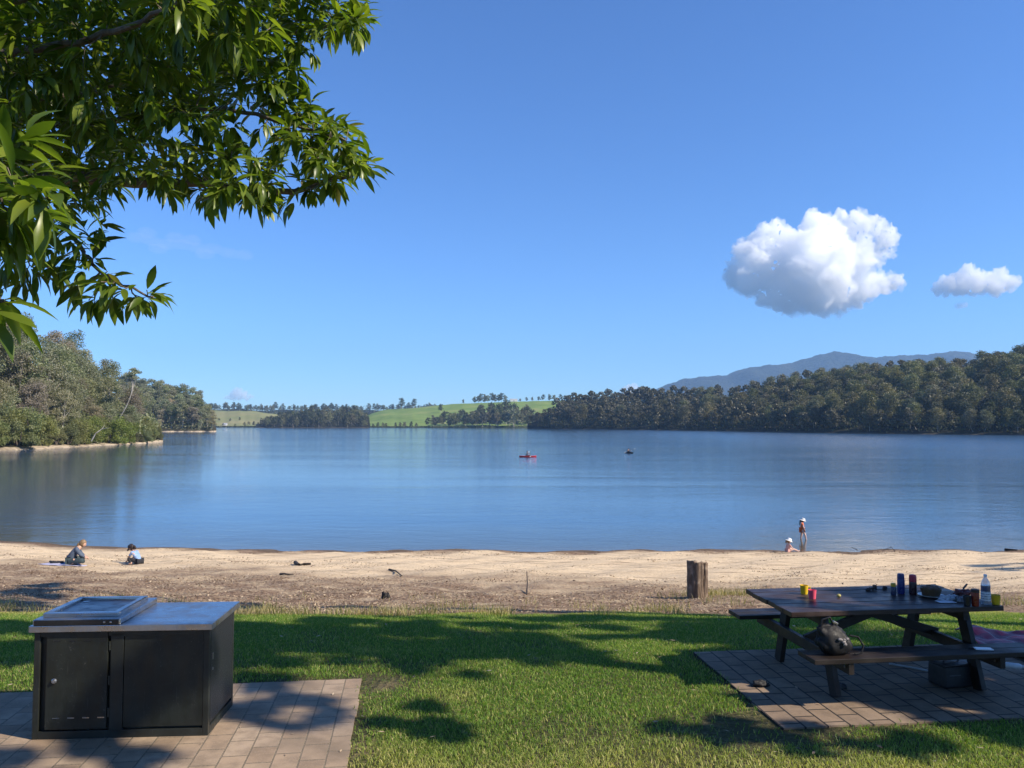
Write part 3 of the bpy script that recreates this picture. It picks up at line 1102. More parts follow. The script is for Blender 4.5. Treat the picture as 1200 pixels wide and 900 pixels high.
understorey('undergrowth', hill_r, 52000, (630, 1500), (.012, 1.0), .85, 7.0, M_DARKLEAF, 'dark undergrowth filling the wood on the right shore', 5)
understorey('undergrowth', headland, 16000, (-300, 186), (.06, 1.0), .42, 4.5, M_GUMLEAF, 'scrubby undergrowth between the gums of the near left headland', 6)
understorey('undergrowth', point2, 5000, (130, 250), (.01, 1.0), .6, 3.5, M_GUMLEAF, 'low scrub under the gums of the second headland', 7)

understorey('undergrowth', ridge_far, 9000, (180, 700), (.45, 1.03), 1.7, 11.0, M_DARKLEAF, 'hazy wood covering the far ridge behind the pastures', 8)
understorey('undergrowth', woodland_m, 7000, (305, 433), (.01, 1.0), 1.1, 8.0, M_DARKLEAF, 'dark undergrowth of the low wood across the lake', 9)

understorey('undergrowth', pasture_r, 3200, (425, 640), (.0, .010), .8, 1.8, M_DARKLEAF, 'dark reeds and scrub along the shore below the green hill', 10)
understorey('undergrowth', pasture_l, 1500, (250, 330), (.0, .008), .8, 1.6, M_DARKLEAF, 'dark reeds along the shore below the left pasture', 11)

# ---- far shore: wood on the flat, clumps before the green hill, trees on the ridges
FG = 'dark trees along the far shore'
fp = [proto_tree('far_tree', gum_parts(180 + i, h, w, 9, 800, .95, .22, 0, None, .7, .2), M_WOODLEAF if i != 2 else M_DARKLEAF, M_GUMBARK, 'x', 'tree', single=True) for i, (h, w) in enumerate([(17, 4.8), (15, 5), (19, 4.4)])]
sk = Skyline()
pts = scatter(woodland_m, 150, (312, 430), (.02, 1.0), 51, 5.5)
pts.sort(key=lambda a: a[1])
for i, (x, y, z, p, r) in enumerate(pts):
    rnd = random.Random(500 + i)
    s = rnd.uniform(.7, 1.1) * np.interp(p, [312, 335, 418, 430], [.6, 1, 1, .75])
    k = rnd.randrange(3); h = [17, 15, 19][k] * s
    if not sk.test(x, y, z, h, 9 * s): continue
    place(fp, k, (x, y, z), rnd.uniform(0, 6.28), s, 'dark gum tree in the low wood between the two pastures across the lake', 'trees of the low wood across the lake')
sk = Skyline()
pts = scatter(pasture_r, 60, (500, 632), (.004, .14), 61, 5) + scatter(pasture_r, 26, (552, 624), (.1, .34), 62, 6)
pts.sort(key=lambda a: a[1])
for i, (x, y, z, p, r) in enumerate(pts):
    rnd = random.Random(600 + i)
    s = rnd.uniform(.75, 1.15) * np.interp(p, [500, 520, 560, 580, 610, 628], [.75, 1.0, 1.3, 1.5, 1.5, 1.0])
    k = rnd.randrange(3); h = [17, 15, 19][k] * s
    if not sk.test(x, y, z, h, 9 * s): continue
    place(fp, k, (x, y, z), rnd.uniform(0, 6.28), s, 'dark gum tree in the clump at the foot of the green hill', 'trees at the foot of the green hill')
for i, px in enumerate([432, 437, 443, 449, 452, 464, 469, 475, 482, 488]):
    x, y, z = pasture_r.at(px, .012)
    rnd = random.Random(640 + i)
    place(fp, i, (x, y, z - .5), rnd.uniform(0, 6), rnd.uniform(.36, .52), 'low dark shrub in the row on the shore below the green hill', 'shrubs on the shore below the green hill', 'shrub')
# crest of the green hill
for i, (px, r, s) in enumerate([(556, 1.0, .8), (560, 1.02, .95), (564, 1.0, 1.0), (568, 1.02, 1.05), (572, 1.0, 1.0), (576, 1.02, 1.05), (580, 1.0, .95), (584, 1.02, 1.05), (588, 1.0, 1.0), (592, 1.0, .85), (610, 1.05, .45), (617, 1.05, .5), (624, 1.03, .52), (631, 1.03, .62), (637, 1.02, .72), (644, 1.02, .8), (650, 1.0, .8), (657, 1.0, .7)]):
    x, y, z = pasture_r.at(px, min(1, r))
    place(fp, i, (x, y + (r - 1) * 300, z - .4), i * 1.1, s, 'dark tree in the row along the crest of the green hill', 'trees along the crest of the green hill')
x, y, z = pasture_r.at(543, 1.0)
place(fp, 0, (x, y, z - .3), 1.0, .5, 'small tree standing alone on the crest of the green hill', None)
for px, r, s, lb in [(470, .96, 1.15, 'broad tall tree at the left end of the green hill crest'), (486, .98, 1.0, 'tall umbrella shaped tree beside the broad one at the left end of the green hill'),
                     (517, .55, .8, 'dark tree on the slope of the green hill above the shore clump')]:
    x, y, z = pasture_r.at(px, r)
    place(fp, 2, (x, y, z - .3), px, s, lb, None)
# far ridge behind
sk = Skyline()
pts = scatter(ridge_far, 150, (225, 520), (.8, 1.02), 71, 9)
pts.sort(key=lambda a: a[1])
nr_ = 0
for i, (x, y, z, p, r) in enumerate(pts):
    rnd = random.Random(700 + i)
    s = rnd.uniform(.7, 1.15)
    k = rnd.randrange(3); h = [17, 15, 19][k] * s
    if not sk.test(x, y, z, h, 10 * s): continue
    place(fp, k, (x, y, z), rnd.uniform(0, 6.28), s, 'hazy tree on the far wooded ridge behind the pastures', 'trees on the far ridge'); nr_ += 1
print('ridge', nr_)
sk = Skyline()
for i, px in enumerate([253, 257, 262, 270, 276, 281, 287, 292, 298, 303, 309, 316, 322]):
    r = [.03, .3, .06, .28, .05, .34, .04, .09, .05, .03, .05, .03, .06][i]
    x, y, z = pasture_l.at(px, r)
    if r > .2:
        place(fp, i, (x, y, z - .4), i, .34, 'small round shrub on the slope of the dry left pasture', 'shrubs on the slope of the left pasture', 'shrub')
    else:
        place(fp, i, (x, y, z - .4), i, .42 if px > 285 else .28, 'low shrub on the shore under the left pasture', 'shrubs on the shore under the left pasture', 'shrub')

# ---- two farm buildings far off
M_SHED = pmat('white_shed_paint', (.72, .72, .70), .6)
M_ROOF = pmat('grey_roof_sheet', (.42, .42, .43), .45)


def farm(name, label, p, w, d, h, rz):
    o = thing(name, label, 'building', p, rz)
    mb = MB().box((0, 0, h / 2), (w, d, h)).build('wall', M_SHED, o)
    vs = [(-w / 2 - .3, -d / 2 - .3, h), (w / 2 + .3, -d / 2 - .3, h), (w / 2 + .3, d / 2 + .3, h), (-w / 2 - .3, d / 2 + .3, h), (-w / 2 - .3, 0, h + d * .28), (w / 2 + .3, 0, h + d * .28)]
    MB().add(vs, [(0, 1, 5, 4), (2, 3, 4, 5), (0, 4, 3), (1, 2, 5), (3, 2, 1, 0)]).build('roof', M_ROOF, o)
    MB().box((0, -d / 2 - .02, 1.2), (2.6, .08, 2.4)).build('door', M_ROOF, o)
    return o


x, y, z = pasture_l.at(264, .10)
farm('shed', 'tiny white shed on the left pasture across the lake', (x, y, z), 6.5, 4.5, 2.8, .2)
x, y, z = pasture_r.at(602, 1.0)
farm('farmhouse', 'pale farmhouse on the crest of the green hill', (x, y + 8, z), 14, 8, 3.2, .1)
for o in list(scene.objects):
    if '_used' in o: del o['_used']
# ------------------------------------------------------------------ lawn: blades of grass
def blades(name, label, x, y, z, hgt, wid, lean, rng, mat):
    n = len(x)
    ang = rng.uniform(0, 2 * PI, n)
    la = rng.uniform(0, 2 * PI, n)
    dx, dy = np.cos(ang) * wid / 2, np.sin(ang) * wid / 2
    lx, ly = np.cos(la) * lean * hgt, np.sin(la) * lean * hgt
    v = np.empty((n, 5, 3), np.float32)
    v[:, 0] = np.stack([x - dx, y - dy, z - .004], -1)
    v[:, 1] = np.stack([x + dx, y + dy, z - .004], -1)
    v[:, 2] = np.stack([x + dx * .8 + lx * .35, y + dy * .8 + ly * .35, z + hgt * .55], -1)
    v[:, 3] = np.stack([x - dx * .8 + lx * .35, y - dy * .8 + ly * .35, z + hgt * .55], -1)
    v[:, 4] = np.stack([x + lx, y + ly, z + hgt * np.sqrt(np.clip(1 - lean ** 2 * .6, .1, 1))], -1)
    b = np.arange(n)[:, None] * 5
    q = b + np.array([[0, 1, 2, 3]]); t_ = b + np.array([[3, 2, 4]])
    o = link_mesh(name, np_mesh(name, v.reshape(-1, 3), q, t_), None, [mat])
    return tag(o, label, 'grass', kind='stuff')


def vnoise(x, y, s, seed):
    """smooth value noise in numpy"""
    r = np.random.default_rng(seed).random((64, 64))
    fx, fy = x / s, y / s
    ix, iy = np.floor(fx).astype(int), np.floor(fy).astype(int)
    tx, ty = fx - ix, fy - iy
    tx = tx * tx * (3 - 2 * tx); ty = ty * ty * (3 - 2 * ty)
    g = lambda a, b: r[a % 64, b % 64]
    return (g(ix, iy) * (1 - tx) + g(ix + 1, iy) * tx) * (1 - ty) + (g(ix, iy + 1) * (1 - tx) + g(ix + 1, iy + 1) * tx) * ty


def grass_mat():
    m = new_mat('grass_blades'); t = NT(m)
    g = t.n.new('ShaderNodeNewGeometry')
    r = g.outputs['Random Per Island']; P = g.outputs['Position']
    c = t.ramp(r, [(0, (.095, .18, .022)), (.35, (.14, .26, .035)), (.6, (.20, .325, .05)), (.82, (.29, .37, .075)), (.94, (.50, .46, .17)), (1, (.62, .54, .27))])
    n = t.noise(t.scale(P, (1, 1, 0)), .9, 4, .6)
    n2 = t.noise(t.scale(P, (1, 1, 0)), .35, 3, .5)
    sep = t.n.new('ShaderNodeSeparateXYZ'); t.l.new(P, sep.inputs[0])
    dry = t.math('MAXIMUM', t.mapr(n, .56, .74, 0, .45), t.math('MULTIPLY', t.mapr(sep.outputs[1], 12.1, 12.9), .65))
    dry = t.math('MAXIMUM', dry, t.math('MULTIPLY', t.mapr(sep.outputs[1], 6.9, 5.3), t.mapr(n, .36, .56, .35, .95)))
    c = t.mix(dry, c, t.mix(r, (.44, .42, .11), (.74, .64, .26)))
    c = t.mix(t.mapr(n2, .45, .65, 0, .45), c, t.mix(1.0, c, (.62, .82, .55), 'MULTIPLY'))
    b = t('ShaderNodeBsdfPrincipled', {}, Base_Color=c, Roughness=.5)
    b.inputs['Specular IOR Level'].default_value = .3
    tc = t.mix(1.0, c, (1.25, 1.35, .6), 'MULTIPLY')
    tr = t('ShaderNodeBsdfTranslucent', {}, Color=tc)
    mx = t('ShaderNodeMixShader', {}, i0=.42, i1=b.outputs[0], i2=tr.outputs[0])
    t.out(mx.outputs[0])
    return m


rng = np.random.default_rng(3)
M_GRASS = grass_mat()
N = 780000
yy = 3.6 + (13.4 - 3.6) * rng.random(N) ** .85
xx = (rng.random(N) * 2 - 1) * (yy * .72 + 1.2)
nz = vnoise(xx + 50, yy + 50, .9, 1); nz2 = vnoise(xx + 50, yy + 50, .28, 2); nzb = vnoise(xx + 80, yy + 30, 2.2, 5)
edge = 12.75 + (vnoise(xx + 50, yy * 0 + 3, 1.1, 4) - .5) * 1.1 + (nz2 - .5) * .5
ov = nz2 > .6
keep = (yy < edge) & ~in_quad(xx, yy, PAD1, .004) & ~in_quad(xx, yy, PAD2, .004)
keep |= (yy < edge) & ov & ~in_quad(xx, yy, PAD1, -.035) & ~in_quad(xx, yy, PAD2, -.03)
for grow_, pr_ in ((.05, .75), (.11, .45), (.18, .3), (.28, .18)):
    keep &= ~(in_quad(xx, yy, PAD1, grow_ * 1.15) & (rng.random(N) < pr_ * (.3 + 1.2 * nz)))
    keep &= ~(in_quad(xx, yy, PAD2, grow_ * .7) & (rng.random(N) < pr_ * (.2 + nz)))
# bare worn patch beside the table paving and at the paving corner
bare = np.exp(-(((xx - 1.75) / .6) ** 2 + ((yy - 6.75) / .35) ** 2)) + np.exp(-(((xx - 2.2) / .5) ** 2 + ((yy - 6.5) / .5) ** 2)) + .9 * np.exp(-(((xx + 1.25) / .35) ** 2 + ((yy - 7.9) / .3) ** 2))
keep &= rng.random(N) > np.clip(bare * 1.2 * (.4 + nz2), 0, .93)
keep &= rng.random(N) > np.clip((nz - .62) * 2.2, 0, .6)
onp = in_quad(xx, yy, PAD1, 0) | in_quad(xx, yy, PAD2, 0)
xx, yy, nz, nz2 = xx[keep], yy[keep], nz[keep], nz2[keep]
zz = gz(xx, yy)
zz = np.where(onp[keep], PADZ + .003, zz)
h = (.018 + .022 * nz + .022 * rng.random(len(xx)) ** 2) * np.clip((13.6 - yy) / 1.2, .55, 1)
blades('grass', 'short green lawn between the paving and the beach', xx, yy, zz, h, rng.uniform(.0035, .0070, len(xx)), rng.uniform(.35, 1.25, len(xx)), rng, M_GRASS)
print('blades', len(xx))

# ---- dry tufts along the lawn's edge and round the post
M_DRY = leaf_mat('dry_grass', [(.30, .24, .12), (.42, .34, .18), (.24, .22, .09), (.16, .19, .06)], trans=.3, noise=False)
N = 26000
yy = 12.3 + rng.random(N) ** 1.6 * 5.5
xx = (rng.random(N) * 2 - 1) * (yy * .72 + 1)
a = vnoise(xx + 20, yy + 20, .55, 7) * .6 + vnoise(xx + 20, yy + 20, 1.7, 8) * .4
right = np.clip((xx - 3) / 3, 0, 1)
keep = rng.random(N) < np.clip((a - .56 + .12 * right) * 6, 0, 1) * np.clip((17.5 - yy + 1.5 * right) / 3.5, 0, 1)
px_ = at_z(818, 700, gzf(3.9, 17)); SX, SY = px_.x, px_.y
xx, yy = xx[keep], yy[keep]
ex = rng.normal(size=(700, 2)) * np.array([.55, .28]) + np.array([SX + .55, SY + .3])
xx = np.concatenate([xx, ex[:, 0]]); yy = np.concatenate([yy, ex[:, 1]])
n = len(xx)
blades('dry_grass', 'dry yellow tufts where the lawn meets the beach litter', xx, yy, gz(xx, yy), rng.uniform(.06, .20, n), rng.uniform(.006, .012, n), rng.uniform(.1, .8, n), rng, M_DRY)

# ---- litter of bark chips and leaves
M_CHIP = leaf_mat('bark_chips', [(.07, .043, .028), (.17, .11, .07), (.29, .205, .14), (.37, .28, .19), (.48, .38, .26), (.10, .065, .042)], trans=.05, rough=.8, noise=False)
N = 190000
yy = 12.9 + rng.random(N) ** 1.35 * 24
xx = (rng.random(N) * 2 - 1) * (yy * .70 + 1)
a = vnoise(xx + 60, yy * 2 + 60, 2.6, 11) * .55 + vnoise(xx * .6 + 60, yy * 2.2 + 60, .9, 12) * .45
dens = np.clip((24.5 - yy - xx * .32) / 7, 0, 1) * np.clip(.15 + (a - .36) * 3.6, 0, 1) + np.clip((a - .60) * 5, 0, .55)
zs = gz(xx, yy)
dens += np.clip(1 - np.abs(zs - .16) / .14, 0, 1) * np.clip((a - .38) * 5, 0, 1)
keep = (rng.random(N) < dens) & (zs > .02)
xx, yy = xx[keep], yy[keep]; zs = zs[keep]; n = len(xx)
s = rng.uniform(.008, .036, n) * (1 + (yy - 13) * .03)
ang = rng.uniform(0, 2 * PI, n); tl = rng.normal(size=n) * .35; tl2 = rng.normal(size=n) * .5
ax = np.stack([np.cos(ang), np.sin(ang), tl], -1); bx = np.stack([-np.sin(ang), np.cos(ang), tl2], -1)
asp = rng.uniform(.10, .38, n)[:, None]
c = np.stack([xx, yy, zs + s * .25 + .004], -1)
v = np.stack([c - ax * s[:, None], c + bx * s[:, None] * asp, c + ax * s[:, None], c - bx * s[:, None] * asp], 1).reshape(-1, 3)
tag(link_mesh('leaf_litter', np_mesh('leaf_litter', v, np.arange(n * 4).reshape(n, 4)), None, [M_CHIP]), 'brown litter of bark and leaves strewn over the sand', 'litter', kind='stuff')
print('chips', n)

# ---- fallen leaves and twigs lying on the lawn and the paving
N = 420
yy = 4.8 + rng.random(N) * 7.8
xx = (rng.random(N) * 2 - 1) * (yy * .68)
on1 = in_quad(xx, yy, PAD1, -.03); on2 = in_quad(xx, yy, PAD2, -.03)
zs = np.where(on1 | on2, PADZ + .006, gz(xx, yy) + .045)
keep = rng.random(N) < np.where(on2, .45, np.where(on1, .8, .75))
xx, yy, zs = xx[keep], yy[keep], zs[keep]; n = len(xx)
s = rng.uniform(.012, .036, n); ang = rng.uniform(0, 2 * PI, n)
ax = np.stack([np.cos(ang), np.sin(ang), rng.normal(size=n) * .1], -1); bx = np.stack([-np.sin(ang), np.cos(ang), np.abs(rng.normal(size=n)) * .25], -1)
c = np.stack([xx, yy, zs], -1)
v = np.stack([c - ax * s[:, None], c + bx * s[:, None] * .3, c + ax * s[:, None], c - bx * s[:, None] * .3], 1).reshape(-1, 3)
tag(link_mesh('fallen_leaves', np_mesh('fallen_leaves', v, np.arange(n * 4).reshape(n, 4)), None, [M_CHIP]), 'dry fallen leaves scattered on the lawn and paving', 'leaves', kind='stuff')
# ------------------------------------------------------------------ the big tree overhanging from the left
def leaf_template():
    """pointed leaf, folded along its midrib and drooping; length 1 along +x"""
    t = np.array([0, .10, .30, .52, .72, .88, 1.0])
    w = np.array([.012, .055, .118, .138, .108, .05, 0])
    zc = -.42 * t ** 2.0 + .10 * t
    v = []
    for i in range(7):
        v.append((t[i], -w[i], zc[i] + w[i] * .35)); v.append((t[i], 0, zc[i])); v.append((t[i], w[i], zc[i] + w[i] * .35))
    q = []
    for i in range(6):
        a = i * 3
        q.append((a, a + 3, a + 4, a + 1)); q.append((a + 1, a + 4, a + 5, a + 2))
    return np.array(v), np.array(q)


LV, LQ = leaf_template()


def big_leaf_mat():
    m = new_mat('glossy_leaves'); t = NT(m)
    g = t.n.new('ShaderNodeNewGeometry')
    r = g.outputs['Random Per Island']
    c = t.ramp(r, [(0, (.045, .080, .010)), (.3, (.08, .128, .014)), (.6, (.12, .172, .02)), (.85, (.17, .215, .026)), (.99, (.14, .19, .03)), (1, (.20, .17, .05))])
    n = t.noise(t.objc(), 30, 4)
    c = t.mix(t.mapr(n, .5, .8, 0, .35), c, t.mix(1.0, c, (1.3, 1.1, .9), 'MULTIPLY'))
    b = t('ShaderNodeBsdfPrincipled', {}, Base_Color=c, Roughness=.36)
    b.inputs['Specular IOR Level'].default_value = .42
    tr = t('ShaderNodeBsdfTranslucent', {}, Color=t.mix(1.0, c, (1.9, 2.1, .8), 'MULTIPLY'))
    mx = t('ShaderNodeMixShader', {}, i0=.38, i1=b.outputs[0], i2=tr.outputs[0])
    t.out(mx.outputs[0])
    return m


M_BIGLEAF = big_leaf_mat()
M_BRANCH = bark_mat('grey_brown_bark', (.07, .055, .04), (.19, .15, .11), (.26, .22, .17), scale=6, bump=.5)


def poly_sample(poly, n, rnd, mind):
    xs_ = [p[0] for p in poly]; ys_ = [p[1] for p in poly]; out = []
    for k in range(n * 60):
        if len(out) >= n: break
        x = rnd.uniform(min(xs_), max(xs_)); y = rnd.uniform(min(ys_), max(ys_))
        ins = False; j = len(poly) - 1
        for i in range(len(poly)):
            if (poly[i][1] > y) != (poly[j][1] > y) and x < (poly[j][0] - poly[i][0]) * (y - poly[i][1]) / (poly[j][1] - poly[i][1]) + poly[i][0]: ins = not ins
            j = i
        if not ins: continue
        if any((x - a) ** 2 + (y - b) ** 2 < mind ** 2 for a, b in out[-160:]): continue
        out.append((x, y))
    return out


def build_overhang():
    rnd = random.Random(21); rng = np.random.default_rng(21)
    base = Vector((-6.2, 3.2, gzf(-6.2, 3.2)))
    root = thing('tree', 'broad leafed tree whose glossy branches overhang the top left corner', 'tree', base)
    inv = Matrix.Translation(-base)
    trunk = MB()
    fork = Vector((-5.6, 3.6, 6.9))
    trunk.tube([base - Vector((0, 0, .2)), base + Vector((.02, 0, .5)), base + Vector((.15, .1, 1.7)), fork, Vector((-5.2, 3.9, 8.6)), Vector((-4.6, 4.2, 10.5)), Vector((-4.1, 4.4, 12))], [.42, .31, .26, .22, .16, .10, .04], 14)
    limbs = MB()
    nodes = []

    def limb(path, r0, r1, start=None):
        pts = [at_y(*p) for p in path]
        if start is not None: pts = [Vector(start)] + pts
        # smooth by Catmull-Rom
        out = []
        for i in range(len(pts) - 1):
            p0 = pts[max(0, i - 1)]; p1 = pts[i]; p2 = pts[i + 1]; p3 = pts[min(len(pts) - 1, i + 2)]
            for k in range(6):
                t = k / 6
                out.append(.5 * ((2 * p1) + (p2 - p0) * t + (2 * p0 - 5 * p1 + 4 * p2 - p3) * t * t + (3 * p1 - p0 - 3 * p2 + p3) * t ** 3)
                           + Vector((rnd.uniform(-1, 1), rnd.uniform(-1, 1), rnd.uniform(-1, 1))) * .012)
        out.append(pts[-1])
        n = len(out)
        rad = [r0 + (r1 - r0) * (i / (n - 1)) ** .7 for i in range(n)]
        limbs.tube(out, rad, 8)
        for p, r in zip(out, rad): nodes.append((p, r))
        return out
    l1 = limb([(-260, 232, 4.1), (-90, 214, 4.4), (60, 208, 4.6), (160, 214, 4.7), (250, 217, 4.7), (330, 226, 4.6), (395, 208, 4.5), (425, 198, 4.45)], .075, .007, fork)
    l2 = limb([(-250, 170, 4.3), (-60, 128, 4.9), (60, 118, 5.2), (150, 92, 5.3), (230, 70, 5.2), (320, 42, 4.9), (400, 28, 4.7), (428, 30, 4.6)], .085, .007, fork + Vector((.1, .1, .3)))
    l3 = limb([(-300, 40, 4.4), (-100, 20, 4.7), (60, -10, 4.8), (200, -60, 4.7), (330, -110, 4.6)], .07, .008, fork + Vector((.2, .1, .9)))
    l4 = limb([(40, 236, 4.3), (75, 262, 4.1), (100, 300, 4.0), (135, 330, 3.95), (180, 348, 3.9)], .022, .005, at_y(-60, 212, 4.42))
    l5 = limb([(-190, 260, 2.6), (-60, 236, 2.35), (5, 228, 2.3), (32, 222, 2.3)], .028, .007, fork - Vector((-.1, .2, .2)))
    l6 = limb([(90, 150, 5.0), (170, 132, 4.8), (260, 128, 4.6), (340, 145, 4.4), (405, 165, 4.4)], .032, .006, at_y(-20, 124, 5.0))
    l7 = limb([(-180, -150, 4.6), (20, -260, 4.8), (200, -330, 4.8)], .07, .01, Vector((-5.2, 3.9, 8.6)))
    l11 = limb([(200, -330, 4.6), (330, -300, 4.2), (450, -290, 3.9), (560, -300, 3.7)], .03, .007)
    l8 = limb([(0, 60, 4.2), (90, 48, 3.9), (180, 20, 3.6), (250, -20, 3.4)], .035, .007, at_y(-100, 20, 4.7))
    l9 = limb([(-60, 320, 2.6), (-20, 335, 2.45), (5, 352, 2.4)], .014, .005, at_y(-190, 260, 2.6))
    l10 = limb([(30, 262, 4.2), (20, 290, 4.2), (45, 310, 4.15), (70, 316, 4.1)], .016, .005, at_y(0, 226, 4.35))
    # where leaf whorls end: regions of the picture, each at its own distance from the eye
    tips = []
    MAIN = [(-120, -60), (415, -60), (422, 20), (408, 52), (352, 62), (338, 96), (372, 118), (412, 150), (424, 192), (408, 205), (350, 212), (318, 225), (250, 226), (205, 226), (150, 214), (105, 240), (60, 246), (-60, 236), (-120, 150)]
    for x, y in poly_sample(MAIN, 820, rnd, 7.5):
        d = rnd.uniform(3.7, 5.5)
        if x > 290: d = rnd.uniform(4.0, 4.9)
        tips.append((at_y(x, y, d), rnd.uniform(.086, .122), 11))
    for x, y in poly_sample([(160, -40), (330, -40), (330, 30), (250, 60), (180, 40)], 26, rnd, 18):
        tips.append((at_y(x, y, rnd.uniform(3.1, 3.8)), .125, 10))
    for x, y in [(428, 24), (420, 42), (404, 22), (424, 8), (416, 188), (426, 194), (410, 172), (398, 196), (432, 186), (388, 150), (402, 150), (372, 150), (330, 232), (300, 230), (372, 212), (394, 214), (244, 232), (262, 222), (350, 90), (345, 76), (362, 222), (312, 236), (285, 224), (230, 222)]:
        tips.append((at_y(x, y, rnd.uniform(4.3, 4.7)), .122, 12))
    for x, y in [(186, 346), (172, 340), (160, 348), (140, 334), (118, 330), (104, 352), (92, 312), (110, 300), (84, 280), (98, 266), (70, 262), (126, 318), (76, 300), (132, 350), (60, 290), (108, 280), (90, 335), (120, 262)]:
        tips.append((at_y(x, y, rnd.uniform(3.85, 4.1)), .118, 10))
    for x, y in [(24, 330), (44, 318), (10, 316), (70, 322), (52, 300), (30, 296), (14, 292), (64, 308), (-10, 310)]:
        tips.append((at_y(x, y, rnd.uniform(4.0, 4.3)), .135, 9))
    for x, y in [(30, 222), (8, 196), (-4, 236), (24, 262), (40, 204), (-20, 206), (14, 284), (-30, 262), (46, 250), (0, 258), (56, 232)]:
        tips.append((at_y(x, y, rnd.uniform(2.2, 2.5)), .132, 12))
    for x, y in [(14, 168), (-8, 176), (30, 160)]:
        tips.append((at_y(x, y, 2.45), .13, 8))
    tips.append((at_y(4, 350, 2.4), .14, 8)); tips.append((at_y(-12, 352, 2.45), .14, 8))
    for x, y in poly_sample([(-60, -60), (300, -60), (310, 40), (250, 110), (120, 190), (40, 200), (-60, 200)], 240, rnd, 10):
        tips.append((at_y(x, y, rnd.uniform(4.6, 6.2)), .15, 11))
    for x, y in poly_sample([(230, -520), (640, -500), (560, -140), (440, -75), (300, -75)], 150, rnd, 24):
        tips.append((at_y(x, y, rnd.uniform(3.1, 4.3)), .15, 10))
    # crown above and left of the picture
    for x, y in poly_sample([(-420, -420), (330, -400), (400, -60), (-120, -60), (-160, 180), (-420, 200)], 420, rnd, 18):
        tips.append((at_y(x, y, rnd.uniform(3.6, 5.8)), .16, 9))
    NP = np.array([tuple(p) for p, r in nodes]); tw = MB()
    AV = []; AQ = []; off = 0
    def near(tp_): return float(np.min(np.linalg.norm(NP - np.array(tp_[0]), axis=1)))
    tips.sort(key=near)                          # twigs fork off earlier twigs, the way a tree grows
    for tip, L, nl in tips:
        dist = np.linalg.norm(NP - np.array(tip), axis=1)
        k = int(np.argmin(dist + rng.random(len(dist)) * .06))
        p0, r0 = nodes[k]
        d = tip - p0
        if d.length > .02:
            mid = p0 + d * .5 + Vector((rnd.uniform(-.1, .1), rnd.uniform(-.1, .1), -.06)) * d.length
            rr = min(r0 * .7, .004 + .005 * d.length)
            q1 = p0.lerp(mid, .6) + Vector((0, 0, -.01)); q2 = mid.lerp(tip, .5)
            tw.tube([p0, q1, q2, tip], [rr, rr * .8, rr * .6, .0028], 5, False)
            NP = np.concatenate([NP, np.array([tuple(q1), tuple(q2), tuple(tip.lerp(q2, .4))])])
            nodes += [(q1, rr * .85), (q2, rr * .7), (tip.lerp(q2, .4), rr * .5)]
        axis = (d.normalized() * .7 + Vector((0, 0, .35)) + Vector((rnd.uniform(-.3, .3), rnd.uniform(-.3, .3), 0))).normalized()
        a1 = axis.cross(Vector((0, 0, 1)));
        if a1.length < .1: a1 = Vector((1, 0, 0))
        a1.normalize(); a2 = axis.cross(a1)
        for i in range(nl):
            ang = i * 2.4 + rnd.uniform(-.4, .4)
            along = rnd.uniform(0, 1)
            open_ = .35 + .85 * along + rnd.uniform(-.2, .2)     # older leaves spread wider
            out = (axis * math.cos(open_) + (a1 * math.cos(ang) + a2 * math.sin(ang)) * math.sin(open_)).normalized()
            out = (out + Vector((0, 0, -.42 - .3 * along))).normalized()
            pos = tip - axis * (.07 * along)
            side = out.cross(Vector((0, 0, 1)))
            if side.length < .05: side = Vector((1, 0, 0))
            side.normalize(); upv = side.cross(out)
            roll = rnd.uniform(-.6, .6)
            s2 = side * math.cos(roll) + upv * math.sin(roll); u2 = -side * math.sin(roll) + upv * math.cos(roll)
            l = L * rnd.uniform(.66, 1.25)
            cw = rnd.uniform(.85, 1.15); cv = rnd.uniform(.3, 1.4)
            M = np.array([out * l, s2 * (l * cw), u2 * (l * cv)])
            AV.append(LV @ M + np.array(pos + out * .012)); AQ.append(LQ + off); off += len(LV)
    V = np.concatenate(AV) - np.array(base)
    me = np_mesh('crown', V, np.concatenate(AQ))
    me.polygons.foreach_set('use_smooth', [True] * len(me.polygons))
    link_mesh('crown', me, root, [M_BIGLEAF])
    for mbx, nm in ((trunk, 'trunk'), (limbs, 'branches'), (tw, 'twigs')):
        mbx.v = [tuple(Vector(v) - base) for v in mbx.v]
        mbx.build(nm, M_BRANCH, root, smooth=True)
    print('leaves', len(AV))


build_overhang()

# ------------------------------------------------------------------ trees beside and behind the lawn, out of the picture, whose shade falls into it
M_SHADELEAF = leaf_mat('lawn_tree_leaves', [(.05, .09, .02), (.07, .12, .03), (.09, .13, .04)], trans=.3)


